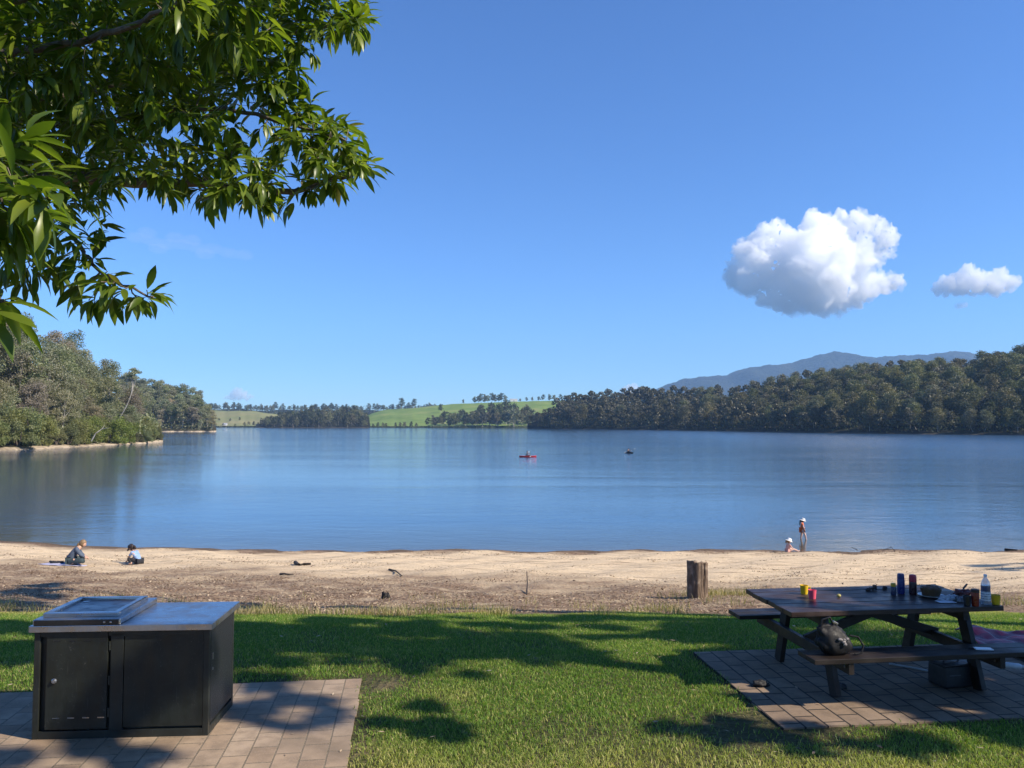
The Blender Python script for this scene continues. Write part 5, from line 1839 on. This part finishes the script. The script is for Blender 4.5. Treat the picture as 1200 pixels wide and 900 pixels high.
pc = crumple('pouch', 'small black pouch lying on the left part of the table paving', 'pouch', at_z(890, 804, PADZ) + Vector((0, 0, .003)), (.09, .055, .045), pmat('black_cloth', (.012, .012, .014), .7), 17)
for i, (px, py) in enumerate([(986, 805)]):
    crumple('sandal', 'small dark sandal beside the near left leg of the table', 'shoe', at_z(px, py, PADZ) + Vector((0, 0, .002)), (.045, .09, .03), pmat('dark_rubber', (.02, .018, .017), .6), 23)


def rug_mat():
    m = new_mat('plaid_wool'); t = NT(m)
    uv = t.objc()
    se = t.n.new('ShaderNodeSeparateXYZ'); t.l.new(uv, se.inputs[0])

    def bands(s, k, ph, lo):
        return t.math('GREATER_THAN', t.math('SINE', t.math('ADD', t.math('MULTIPLY', s, k), ph)), lo)
    x, y = se.outputs[0], se.outputs[1]
    c = t.mix(t.math('MULTIPLY', bands(x, 22, 0, .0), .6), (.48, .05, .085), (.06, .022, .05))
    c = t.mix(t.math('MULTIPLY', bands(y, 22, 1, .0), .5), c, (.035, .025, .06))
    c = t.mix(t.math('MULTIPLY', bands(x, 22, 1.5, .97), .7), c, (.34, .24, .24))
    c = t.mix(t.math('MULTIPLY', bands(y, 22, 2.6, .97), .7), c, (.34, .22, .24))
    n = t.noise(uv, 160, 3)
    c = t.mix(t.mapr(n, .4, .7, 0, .4), c, t.mix(1.0, c, (1.6, 1.4, 1.4), 'MULTIPLY'))
    b = t('ShaderNodeBsdfPrincipled', {}, Base_Color=c, Roughness=.95)
    b.inputs['Specular IOR Level'].default_value = .1
    b.inputs['Sheen Weight'].default_value = .3
    t.l.new(t.bump(n, .6, .004), b.inputs['Normal'])
    t.out(b.outputs[0])
    return m


rp = at_z(1128, 747, PADZ - .02)
ru = []; n1, n2 = 90, 70
for j in range(n2):
    for i in range(n1):
        u, v = i / (n1 - 1), j / (n2 - 1)
        x = u * 1.75 + .06 * math.sin(v * 9) + .05 * mnoise.noise(Vector((u * 3, v * 3, 1)))
        y = (v - 1) * 1.35 + .07 * math.sin(u * 7 + 1) + .06 * mnoise.noise(Vector((u * 3, v * 3, 5)))
        q = Vector((u * 5, v * 4.2, 3))
        z = .012 + .055 * max(0, mnoise.noise(q) + .15) + .035 * max(0, mnoise.noise(q * 2.2)) + .075 * math.exp(-((u - .1) / .09) ** 2 - ((v - .93) / .1) ** 2) + .05 * max(0, mnoise.noise(q * 1.7 + Vector((7, 0, 0)))) * (v > .6)
        ru.append((x, y, z))
ix = np.arange(n1 * n2).reshape(n2, n1)
q = np.stack([ix[:-1, :-1], ix[:-1, 1:], ix[1:, 1:], ix[1:, :-1]], -1).reshape(-1, 4)
me = np_mesh('picnic_rug', np.array(ru), q)
me.polygons.foreach_set('use_smooth', [True] * len(me.polygons))
rug = link_mesh('picnic_rug', me, None, [rug_mat()])
rug.location = (rp.x - .05, rp.y + .05, PADZ + .004); rug.rotation_euler = (0, 0, trz - .06)
md = rug.modifiers.new('thick', 'SOLIDIFY'); md.thickness = .008; md.offset = 1
tag(rug, 'rumpled red and black plaid picnic rug behind the right end of the table', 'rug')
wbx = thing('squeeze_bottle', 'small white tube lying on the plaid rug', 'tube', at_z(1178, 779, PADZ + .06) + Vector((0, 0, .0)), -.5)
MB().lathe([(.022, 0), (.028, .01), (.028, .12), (.018, .145)], n=18, M=Matrix.Rotation(PI / 2, 4, 'Y')).build('tube_body', pmat('white_tube', (.7, .7, .7), .4), wbx, smooth=True)
MB().lathe([(.015, .145), (.015, .175)], n=14, M=Matrix.Rotation(PI / 2, 4, 'Y')).build('cap', pmat('grey_cap', (.5, .5, .52), .4), wbx, smooth=True)

# ------------------------------------------------------------------ split old post on the beach
st = thing('timber_post', 'old split hardwood post standing in the beach litter', 'post', (SX, SY, gzf(SX, SY) - .03), .3)
bm = bmesh.new()
R0 = .215; NS = 72; NH = 34; HT = .76
gv = []
for j in range(NH + 1):
    t_ = j / NH; row = []
    for i in range(NS):
        a = 2 * PI * i / NS
        crack = 0
        for ca, cd, cw in ((-1.35, .05, .07), (-.8, .025, .05), (.3, .03, .06), (1.6, .03, .06), (2.7, .03, .07), (-2.3, .03, .05), (-1.75, .02, .05), (-1.05, .02, .04)):
            ca2 = ca + .06 * math.sin(t_ * 7 + ca * 3)
            dd = abs((a - ca2 + PI) % (2 * PI) - PI)
            crack += cd * math.exp(-(dd / cw) ** 2) * (.6 + .5 * t_)
        r = R0 * (1 + .07 * math.sin(2 * a + 1) + .05 * math.sin(5 * a)) - crack + .012 * mnoise.noise(Vector((math.cos(a) * 4, math.sin(a) * 4, t_ * 1.2))) + .01 * mnoise.noise(Vector((math.cos(a) * 14, math.sin(a) * 14, t_ * 3)))
        htop = HT * (1 + .05 * math.cos(a + 2.6) + .05 * mnoise.noise(Vector((math.cos(a) * 3, math.sin(a) * 3, 5))))
        row.append(bm.verts.new((r * math.cos(a), r * math.sin(a), htop * t_)))
    gv.append(row)
for j in range(NH):
    for i in range(NS):
        k = (i + 1) % NS
        bm.faces.new((gv[j][i], gv[j][k], gv[j + 1][k], gv[j + 1][i]))
prev = gv[-1]
for s_ in (.72, .4, .15):
    row = []
    for i in range(NS):
        c = gv[-1][i].co
        row.append(bm.verts.new((c.x * s_, c.y * s_, c.z - .03 * (1 - s_) - .03 * abs(mnoise.noise(Vector((c.x * 30 * s_, c.y * 30 * s_, 2)))))))
    for i in range(NS):
        k = (i + 1) % NS; bm.faces.new((prev[i], prev[k], row[k], row[i]))
    prev = row
bm.faces.new(prev)
me = bpy.data.meshes.new('post_wood'); bm.to_mesh(me); bm.free()
me.polygons.foreach_set('use_smooth', [True] * len(me.polygons))
link_mesh('post_wood', me, st, [bark_mat('weathered_hardwood', (.055, .036, .025), (.20, .14, .095), (.26, .20, .15), scale=5, bump=.8)])

# ------------------------------------------------------------------ driftwood, sticks and wrack
M_DRIFT = bark_mat('wet_driftwood', (.018, .013, .010), (.06, .045, .032), None, scale=6)


def stick(name, label, pts, r, cat='driftwood', mat=None):
    P = []
    for px, py, up in pts:
        d = 20.0
        for it in range(12):                      # where this sight line meets the beach
            p = at_y(px, py, d); g = gzf(p.x, p.y)
            r_ = ray(px, py); d = (g - CAMZ) / r_.z * r_.y
        p = at_y(px, py, d); P.append(Vector((p.x, p.y, gzf(p.x, p.y) + up)))
    mb = MB(); mb.tube(P, [r * (1 - .5 * i / max(1, len(P) - 1)) for i in range(len(P))], 7)
    o = mb.build(name, mat or M_DRIFT, smooth=True)
    return tag(o, label, cat)


stick('driftwood', 'dark piece of driftwood on the pale sand left of the middle', [(346, 661.5, .08), (350, 662.5, .06), (356, 662.5, .05), (364, 662, .04)], .07)
stick('driftwood', 'dark stub of driftwood on the litter left of the middle', [(328, 674, .03), (333, 674, .04), (339, 674.5, .03), (344, 674, .02)], .03)
stick('driftwood', 'upright dead twig standing in the litter near the middle of the beach', [(617, 697, 0), (618, 692, .16), (617.4, 686, .34)], .02)
stick('driftwood', 'curved dark root lying on the sand right of the driftwood', [(456, 668, .02), (464, 671, .05), (471, 676, .03)], .03)
stick('driftwood', 'thin stick poking out of the water right of the wading child', [(993, 644.5, .02), (998, 643, .06), (1005, 645, .02)], .02)
stick('driftwood', 'bent stick at the water line right of the wading child', [(1036, 645, .02), (1044, 643.5, .10), (1049, 646, .02)], .02)
stick('driftwood', 'short dark log at the water line near the right edge', [(1178, 645, .05), (1192, 645.3, .05)], .06)
for k, (px, py) in enumerate([(452, 701)]):
    d = 15.0
    for it in range(12):
        p = at_y(px, py, d); r_ = ray(px, py); d = (gzf(p.x, p.y) - CAMZ) / r_.z * r_.y
    p = at_y(px, py, d)
    crumple('clod', 'dark clump of wet weed on the litter near the lawn edge', 'weed clump', Vector((p.x, p.y, gzf(p.x, p.y) - .02)), (.10, .08, .14), pmat('wet_weed', (.015, .012, .010), .7), 31)
# ------------------------------------------------------------------ people
def skin(name, pts, edges, radii, root=0, sub=1):
    me = bpy.data.meshes.new(name)
    me.from_pydata([tuple(p) for p in pts], edges, [])
    o = bpy.data.objects.new(name, me); COL.objects.link(o)
    sk_ = o.modifiers.new('s', 'SKIN'); sk_.use_smooth_shade = True
    sv = me.skin_vertices[0].data
    for i, r in enumerate(radii):
        r = r if hasattr(r, '__len__') else (r, r)
        sv[i].radius = r
        sv[i].use_root = (i == root)
    sd = o.modifiers.new('d', 'SUBSURF'); sd.levels = sub; sd.render_levels = sub
    dg = bpy.context.evaluated_depsgraph_get()
    out = bpy.data.meshes.new_from_object(o.evaluated_get(dg))
    bpy.data.objects.remove(o)
    out.name = name
    out.polygons.foreach_set('use_smooth', [True] * len(out.polygons))
    return out


M_SKIN = pmat('skin', (.52, .31, .22), .5, var=.06, scale=12)
M_SKINP = pmat('pale_skin', (.62, .40, .31), .5, var=.06, scale=12)
M_EYE = pmat('eye_dark', (.03, .02, .02), .3)
M_LIP = pmat('lip', (.42, .16, .13), .5)


def person(label, loc, rz, J, s, mats, head_yaw=0.0, head_pitch=0.0, shirt=None, trousers=None, sleeves=1.0, legs_cover=1.0, hat=None, hair=None, slim=1.0, group=None, head_s=1.0):
    """J: joints in metres of an adult (scaled by s), facing local +X"""
    o = thing('person', label, 'person', loc, rz, group)
    V = {k: Vector(v) * s for k, v in J.items()}
    pts = []; ed = []; rad = []; idx_ = {}

    def add(k, p, r, par=None):
        idx_[k] = len(pts); pts.append(p); rad.append(tuple(q * s * slim for q in (r if hasattr(r, '__len__') else (r, r))))
        if par: ed.append((idx_[par], idx_[k]))
    add('pelvis', V['pelvis'], (.135, .115))
    add('waist', V['pelvis'].lerp(V['chest'], .45), (.115, .10), 'pelvis')
    add('chest', V['chest'], (.135, .115), 'waist')
    add('neck', V['neck'], .055, 'chest')
    hd = V['head']
    add('skull', V['neck'].lerp(hd, .45), .052, 'neck')
    for sd in ('l', 'r'):
        add('sh' + sd, V['sh' + sd], .055, 'chest')
        add('el' + sd, V['el' + sd], .042, 'sh' + sd)
        add('wr' + sd, V['wr' + sd], .028, 'el' + sd)
        fd = (V['wr' + sd] - V['el' + sd]).normalized()
        if 'hd' + sd in V: fd = (V['hd' + sd] - V['wr' + sd]).normalized()
        pm = V['wr' + sd] + fd * .055 * s
        add('pm' + sd, pm, (.036, .018), 'wr' + sd)
        side = fd.cross(Vector((0, 0, 1)))
        if side.length < .1: side = fd.cross(Vector((1, 0, 0)))
        side.normalize(); dn = side.cross(fd)
        if dn.z > 0: dn = -dn
        for f, (o_, L) in enumerate(((-.030, .075), (-.011, .085), (.009, .080), (.028, .065))):
            b = pm + fd * .03 * s + side * o_ * s
            add('f%d%s' % (f, sd), b, .010, 'pm' + sd)
            add('g%d%s' % (f, sd), b + fd * L * .5 * s + dn * .006 * s, .009, 'f%d%s' % (f, sd))
            add('h%d%s' % (f, sd), b + fd * L * .9 * s + dn * .028 * s, .008, 'g%d%s' % (f, sd))
        tsd = -1 if sd == 'l' else 1
        b = pm - fd * .02 * s + side * .034 * tsd * s
        add('t0' + sd, b, .012, 'pm' + sd); add('t1' + sd, b + (fd * .6 + side * .8 * tsd).normalized() * .045 * s, .010, 't0' + sd)
        add('hp' + sd, V['hp' + sd], .085, 'pelvis')
        add('kn' + sd, V['kn' + sd], .060, 'hp' + sd)
        add('an' + sd, V['an' + sd], .040, 'kn' + sd)
        add('to' + sd, V['to' + sd], (.040, .028), 'an' + sd)
    me = skin('body', pts, ed, rad, 0, 1)
    # head with face, joined into the same mesh
    bm = bmesh.new(); bm.from_mesh(me)
    hs = s * head_s
    R = Matrix.Translation(hd) @ Matrix.Rotation(head_yaw, 4, 'Z') @ Matrix.Rotation(head_pitch, 4, 'Y')
    hb_ = MB(); hb_.mat(0)
    n, m_ = 20, 14; vs = []; fs = []
    for i in range(m_ + 1):
        a = PI * i / m_; z = -math.cos(a)
        for k in range(n):
            t_ = 2 * PI * k / n
            x, y = math.sin(a) * math.cos(t_), math.sin(a) * math.sin(t_)
            X_ = x * (.098 if x > 0 else .108); Y_ = y * .078; Z_ = z * .122
            if z < -.2: X_ = X_ * (1 - .12 * (-z)) + (.012 if x > 0 else -.0); Y_ *= 1 - .28 * (-z - .2)
            if x > 0 and abs(y) < .35 and -.35 < z < .12: X_ += .016 * (1 - abs(y) / .35) * (1 - abs(z + .18) / .3 if abs(z + .18) < .3 else 0)
            if x > .6 and .05 < z < .25 and .2 < abs(y) < .6: X_ -= .008
            vs.append((X_, Y_, Z_))
    for i in range(m_):
        for k in range(n):
            k2 = (k + 1) % n
            fs.append((i * n + k, i * n + k2, (i + 1) * n + k2, (i + 1) * n + k))
    hb_.add(vs, fs)
    for sg in (-1, 1):
        hb_.ball((-.005, sg * .078, -.005), (.018, .010, .030), 8, 6)
        hb_.mat(1).ball((.086, sg * .032, .012), (.010, .013, .008), 8, 6); hb_.mat(0)
    hb_.mat(2).ball((.092, 0, -.068), (.010, .024, .007), 8, 6)
    Rm = R @ Matrix.Scale(hs, 4)
    vv = [bm.verts.new(Rm @ Vector(p)) for p in hb_.v]
    for f, mi in zip(hb_.f, hb_.m):
        try:
            ff = bm.faces.new([vv[i] for i in f]); ff.material_index = mi; ff.smooth = True
        except ValueError: pass
    bm.to_mesh(me); bm.free()
    for mm in (mats[0], M_EYE, M_LIP): me.materials.append(mm)
    ob = bpy.data.objects.new('body', me); COL.objects.link(ob); setparent(ob, o)

    def cloth(nm, keys, grow, mat_, cut=None, sub=2):
        ks = [k for k in keys]
        mp = {idx_[k]: i for i, k in enumerate(ks)}
        P_ = [pts[idx_[k]].copy() for k in ks]
        E_ = [(mp[a], mp[b]) for a, b in ed if a in mp and b in mp]
        Rr = [tuple(q * grow + .006 * s for q in rad[idx_[k]]) for k in ks]
        if cut:
            for k, (par, f) in cut.items():
                i = ks.index(k); P_[i] = pts[idx_[par]].lerp(pts[idx_[k]], f)
        mm = skin(nm, P_, E_, Rr, 0, sub)
        mm.materials.append(mat_)
        c = bpy.data.objects.new(nm, mm); COL.objects.link(c); setparent(c, o)
        return c
    if shirt:
        ks = ['pelvis', 'waist', 'chest', 'shl', 'ell', 'shr', 'elr']
        cut = None
        if sleeves > 1: ks += ['wrl', 'wrr']; cut = {'wrl': ('ell', .9), 'wrr': ('elr', .9)}
        else: cut = {'ell': ('shl', max(.15, sleeves)), 'elr': ('shr', max(.15, sleeves))}
        cloth('shirt', ks, 1.14, shirt, cut)
    if trousers:
        ks = ['pelvis', 'hpl', 'knl', 'hpr', 'knr']
        if legs_cover > 1: ks += ['anl', 'anr']; cut = {'anl': ('knl', .92), 'anr': ('knr', .92)}
        else: cut = {'knl': ('hpl', max(.2, legs_cover)), 'knr': ('hpr', max(.2, legs_cover))}
        cloth('trousers' if legs_cover > .6 else 'shorts', ks, 1.12, trousers, cut)
    if hair:
        hm, long_ = hair
        mb = MB()
        n, m_ = 18, 10; vs = []; fs = []
        for i in range(m_ + 1):
            a = PI * i / m_ * .92 + .08 * PI; z = -math.cos(a)
            for k in range(n):
                t_ = 2 * PI * k / n
                x, y = math.sin(a) * math.cos(t_), math.sin(a) * math.sin(t_)
                X_, Y_, Z_ = x * .116 - .014, y * .090, z * .128 + .010
                if x > .25 and z < .35: X_ = .02 + X_ * .1
                vs.append((X_, Y_, Z_))
        for i in range(m_):
            for k in range(n):
                k2 = (k + 1) % n
                fs.append((i * n + k, i * n + k2, (i + 1) * n + k2, (i + 1) * n + k))
        mb.add(vs, fs)
        if long_:
            mb.tube([(-.085, 0, .02), (-.12, 0, -.05), (-.125, .01, -.14), (-.10, .01, -.14 - long_)], [.03, .048, .04, .018], 10)
        mb.v = [tuple(Rm @ Vector(p)) for p in mb.v]
        mb.build('hair', hm, o, smooth=True)
    if hat:
        hm, kind = hat
        mb = MB()
        if kind == 'cap':
            mb.lathe([(.112, .02), (.114, .04), (.108, .085), (.08, .125), (.02, .142)], n=20, sx=1.02, sy=.86)
            vs = []
            for i in range(9):
                t_ = -1.1 + 2.2 * i / 8
                for r, z in ((.098, .035), (.19, .018)):
                    vs.append((math.cos(t_) * r * (1.05 if r > .1 else 1), math.sin(t_) * r * .72, z + .0))
            mb.add(vs + [(x, y, z - .007) for x, y, z in vs], [(2 * i, 2 * i + 1, 2 * i + 3, 2 * i + 2) for i in range(8)] + [(18 + 2 * i, 18 + 2 * i + 2, 18 + 2 * i + 3, 18 + 2 * i + 1) for i in range(8)] + [(2 * i + 1, 18 + 2 * i + 1, 18 + 2 * i + 3, 2 * i + 3) for i in range(8)])
        else:
            mb.lathe([(.185, -.005), (.190, -.001), (.118, .04), (.112, .10), (.09, .135), (.03, .148)], n=24, sx=1.0, sy=.9)
            mb.lathe([(.112, .015), (.118, .034), (.185, -.012), (.180, -.016)], n=24, sy=.9)
        mb.v = [tuple(Rm @ Vector(p)) for p in mb.v]
        mb.build('cap' if kind == 'cap' else 'hat', hm, o, smooth=True)
    return o


def beach_pt(px, py):
    d = 25.0
    for it in range(25):
        p = at_y(px, py, d); r_ = ray(px, py); d = (max(-.05, gzf(p.x, p.y)) - CAMZ) / r_.z * r_.y
    p = at_y(px, py, d)
    return Vector((p.x, p.y, gzf(p.x, p.y)))


M_NAVY = pmat('blue_grey_fleece', (.075, .10, .145), .85, bump=.4, bscale=60)
M_TEAL = pmat('dark_teal_trousers', (.030, .050, .058), .8)
M_BLUESHIRT = pmat('pale_blue_cotton', (.24, .36, .55), .8, var=.15, scale=20, col2=(.16, .24, .42))
M_DARKCLOTH = pmat('black_leggings', (.016, .016, .02), .8)
M_PINK = pmat('pink_swim_shirt', (.62, .34, .30), .75, var=.12)
M_ORANGE = pmat('orange_red_swim_shirt', (.72, .16, .05), .7, var=.15)
M_WHITEHAT = pmat('white_cotton_hat', (.78, .78, .76), .8)
M_BLACKCAP = pmat('navy_cap', (.012, .014, .024), .7)
M_HAIRB = pmat('dark_blond_hair', (.22, .14, .07), .6, var=.3, scale=40)
M_HAIRD = pmat('dark_brown_hair', (.03, .018, .012), .55, var=.3, scale=40)

# adult sitting cross-legged, seen from behind, face turned down to the right
a_loc = beach_pt(81, 662)
J1 = dict(pelvis=(0, 0, .13), chest=(.19, 0, .46), neck=(.31, 0, .58), head=(.40, 0, .68),
          shl=(.22, .17, .52), ell=(.33, .24, .32), wrl=(.46, .12, .22), hdl=(.54, .06, .18),
          shr=(.22, -.17, .52), elr=(.36, -.25, .33), wrr=(.48, -.12, .22), hdr=(.56, -.05, .18),
          hpl=(.04, .10, .12), knl=(.40, .36, .15), anl=(.36, -.06, .07), tol=(.28, -.18, .05),
          hpr=(.04, -.10, .12), knr=(.42, -.34, .15), anr=(.42, .06, .06), tor=(.34, .18, .05))
person('adult in a blue grey top sitting cross legged on a towel on the left sand', (a_loc.x, a_loc.y, a_loc.z + .012), .42, J1, 1.0, [M_SKIN], 0.0, .35, M_NAVY, M_TEAL, 2, 2, None, (M_HAIRB, .06), slim=1.22)
tw_ = []
n1, n2 = 30, 20
for j in range(n2):
    for i in range(n1):
        x = (i / (n1 - 1) - .5) * 1.25; y = (j / (n2 - 1) - .5) * .75
        X_, Y_ = a_loc.x - .18 + x, a_loc.y - .05 + y
        tw_.append((x, y, gzf(X_, Y_) - a_loc.z + .018 + .012 * mnoise.noise(Vector((x * 5, y * 5, 0)))))
ix = np.arange(n1 * n2).reshape(n2, n1)
me = np_mesh('towel', np.array(tw_), np.stack([ix[:-1, :-1], ix[:-1, 1:], ix[1:, 1:], ix[1:, :-1]], -1).reshape(-1, 4))
me.polygons.foreach_set('use_smooth', [True] * len(me.polygons))
to_ = link_mesh('towel', me, None, [pmat('lilac_towel', (.42, .42, .56), .9, bump=.5, bscale=120)])
to_.location = (a_loc.x - .18, a_loc.y - .05, a_loc.z); md = to_.modifiers.new('t', 'SOLIDIFY'); md.thickness = .01; md.offset = 1
tag(to_, 'pale lilac towel spread on the sand beneath the sitting adult', 'towel')
crumple('jacket', 'dark bundled jacket on the towel behind the sitting adult', 'jacket', a_loc + Vector((-.52, .1, .025)), (.26, .12, .09), pmat('black_jacket', (.014, .016, .022), .8), 41)

# child with the cap digging in the sand, facing left
c_loc = beach_pt(163, 661)
J2 = dict(pelvis=(0, 0, .14), chest=(.22, 0, .47), neck=(.36, 0, .60), head=(.46, 0, .70),
          shl=(.27, .16, .52), ell=(.42, .18, .30), wrl=(.58, .10, .13), hdl=(.66, .08, .07),
          shr=(.27, -.16, .52), elr=(.42, -.18, .30), wrr=(.60, -.08, .13), hdr=(.68, -.06, .06),
          hpl=(.04, .10, .13), knl=(.36, .30, .28), anl=(.12, .30, .07), tol=(.28, .34, .05),
          hpr=(.04, -.10, .13), knr=(.36, -.30, .28), anr=(.12, -.30, .07), tor=(.28, -.34, .05))
person('child in a dark cap and pale blue shirt bending over the left sand', (c_loc.x, c_loc.y, c_loc.z), PI - .35, J2, .80, [M_SKIN], .1, .75, M_BLUESHIRT, M_DARKCLOTH, .8, 2, (M_BLACKCAP, 'cap'), (M_HAIRD, .02), head_s=1.22)

# small child sitting at the water's edge
k_loc = beach_pt(923, 647)
J3 = dict(pelvis=(0, 0, .12), chest=(.04, 0, .44), neck=(.07, 0, .60), head=(.12, 0, .76),
          shl=(.06, .15, .52), ell=(.20, .20, .34), wrl=(.36, .16, .22), hdl=(.44, .14, .16),
          shr=(.06, -.15, .52), elr=(.20, -.20, .34), wrr=(.38, -.14, .24), hdr=(.46, -.12, .18),
          hpl=(.04, .10, .11), knl=(.40, .16, .22), anl=(.74, .15, .06), tol=(.84, .15, .12),
          hpr=(.04, -.10, .11), knr=(.40, -.16, .22), anr=(.74, -.15, .06), tor=(.84, -.15, .12))
person('small child in a pink top and white sun hat sitting at the water line', (k_loc.x, k_loc.y, max(k_loc.z, .0)), .25, J3, .66, [M_SKINP], -.1, .35, M_PINK, M_PINK, .9, .35, (M_WHITEHAT, 'sun'), (M_HAIRB, .02), head_s=1.35)

# child wading, walking to the right
w0 = at_z(940, 631.5, 0.0)
J4 = dict(pelvis=(0, 0, .88), chest=(.03, 0, 1.24), neck=(.05, 0, 1.42), head=(.08, 0, 1.57),
          shl=(.04, .17, 1.36), ell=(-.04, .21, 1.10), wrl=(.04, .20, .88), hdl=(.07, .19, .80),
          shr=(.04, -.17, 1.36), elr=(.10, -.22, 1.12), wrr=(.18, -.20, .92), hdr=(.22, -.19, .85),
          hpl=(.0, .09, .86), knl=(-.03, .10, .48), anl=(-.12, .10, .06), tol=(.02, .11, .02),
          hpr=(.0, -.09, .86), knr=(.22, -.10, .52), anr=(.30, -.10, .12), tor=(.44, -.11, .08))
wade_s = .67
person('child in an orange top and white sun hat wading in the shallows', (w0.x, w0.y, -.10), -.35, J4, wade_s, [M_SKINP], .2, .3, M_ORANGE, M_ORANGE, .7, .22, (M_WHITEHAT, 'sun'), (M_HAIRD, .2), head_s=1.3, slim=1.4)

# ------------------------------------------------------------------ kayaks
def kayak(label, px, py, rz, L, wid, col, plabel, shirtm, hatspec, sc=1.0):
    p = at_z(px, py, 0.0)
    k = thing('kayak', label, 'kayak', (p.x, p.y, 0), rz)
    n = 26; rings = []
    mb = MB(); vs = []; fs = []; m_ = 14
    for i in range(n + 1):
        t_ = -1 + 2 * i / n
        w = wid / 2 * max(.02, (1 - abs(t_) ** 2.3)); sheer = .16 + .12 * t_ * t_
        keel = -.10 + .14 * abs(t_) ** 4
        for j in range(m_):
            a = 2 * PI * j / m_
            y = w * math.cos(a); z = math.sin(a)
            z = sheer * .9 + .045 * z * (1 - abs(t_)) + .01 if z > 0 else sheer * .9 + z * (sheer * .9 - keel)
            vs.append((t_ * L / 2, y, z))
    for i in range(n):
        for j in range(m_):
            j2 = (j + 1) % m_
            fs.append((i * m_ + j, i * m_ + j2, (i + 1) * m_ + j2, (i + 1) * m_ + j))
    fs.append(tuple(range(m_))); fs.append(tuple(n * m_ + j for j in range(m_))[::-1])
    mb.add(vs, fs).build('hull', pmat('kayak_plastic', col, .35, var=.06), k, smooth=True)
    MB().lathe([(.42, 0), (.44, .03), (.40, .035), (.38, .0)], c=(-.1, 0, .18), n=24, sx=1.0, sy=.55).build('cockpit_rim', M_BLACK, k, smooth=True)
    MB().box((-.42, 0, .32), (.05, .36, .26), (0, -.2, 0)).build('seat_back', M_BLACK, k, bevel=.015)
    J = dict(pelvis=(-.18, 0, .16), chest=(-.16, 0, .52), neck=(-.13, 0, .70), head=(-.10, 0, .85),
             shl=(-.14, .18, .63), ell=(.06, .32, .45), wrl=(.26, .36, .50), hdl=(.34, .34, .50),
             shr=(-.14, -.18, .63), elr=(.06, -.32, .45), wrr=(.26, -.36, .44), hdr=(.34, -.34, .44),
             hpl=(-.14, .09, .14), knl=(.30, .13, .26), anl=(.68, .11, .12), tol=(.76, .11, .20),
             hpr=(-.14, -.09, .14), knr=(.30, -.13, .26), anr=(.68, -.11, .12), tor=(.76, -.11, .20))
    person(plabel, (p.x, p.y, .03), rz, J, 1.0, [M_SKIN], 0, .05, shirtm, M_DARKCLOTH, .8, 1.5, hatspec, (M_HAIRD, .0))
    a, b = Vector((.33, .95, .78)), Vector((.33, -.95, .20))
    pd = thing('paddle', 'paddle held by the ' + plabel.split(' in ')[0] + ' ' + plabel.split(' in ', 1)[1].split(' ', 1)[1].split(' in ', 1)[-1] if False else PADL[plabel], 'paddle', (p.x, p.y, .03), rz)
    MB().tube([a, b], .018, 8).build('shaft', M_BLACK, pd)
    for e, o_ in ((a, b), (b, a)):
        d = (e - o_).normalized()
        MB().ball(e + d * .18, (.10, .20, .02), 12, 8, M=Matrix.Rotation(math.asin(d.z) * (1 if d.y > 0 else -1), 4, 'X')).build('paddle_blade', M_WHITEHAT, pd, smooth=True)
    return k


PADL = {'kayaker in a dark top sitting in the red kayak': 'paddle held across the red kayak', 'kayaker in a black top sitting in the dark kayak': 'paddle held across the dark kayak'}
kayak('red kayak side on in the middle of the lake', 618.5, 535.5, .08, 3.1, .68, (.62, .03, .025), 'kayaker in a dark top sitting in the red kayak', M_DARKCLOTH, None)
kayak('dark kayak seen nearly end on right of the red kayak', 737, 531, -1.15, 3.2, .8, (.02, .022, .03), 'kayaker in a black top sitting in the dark kayak', M_DARKCLOTH, (M_BLACKCAP, 'cap'))
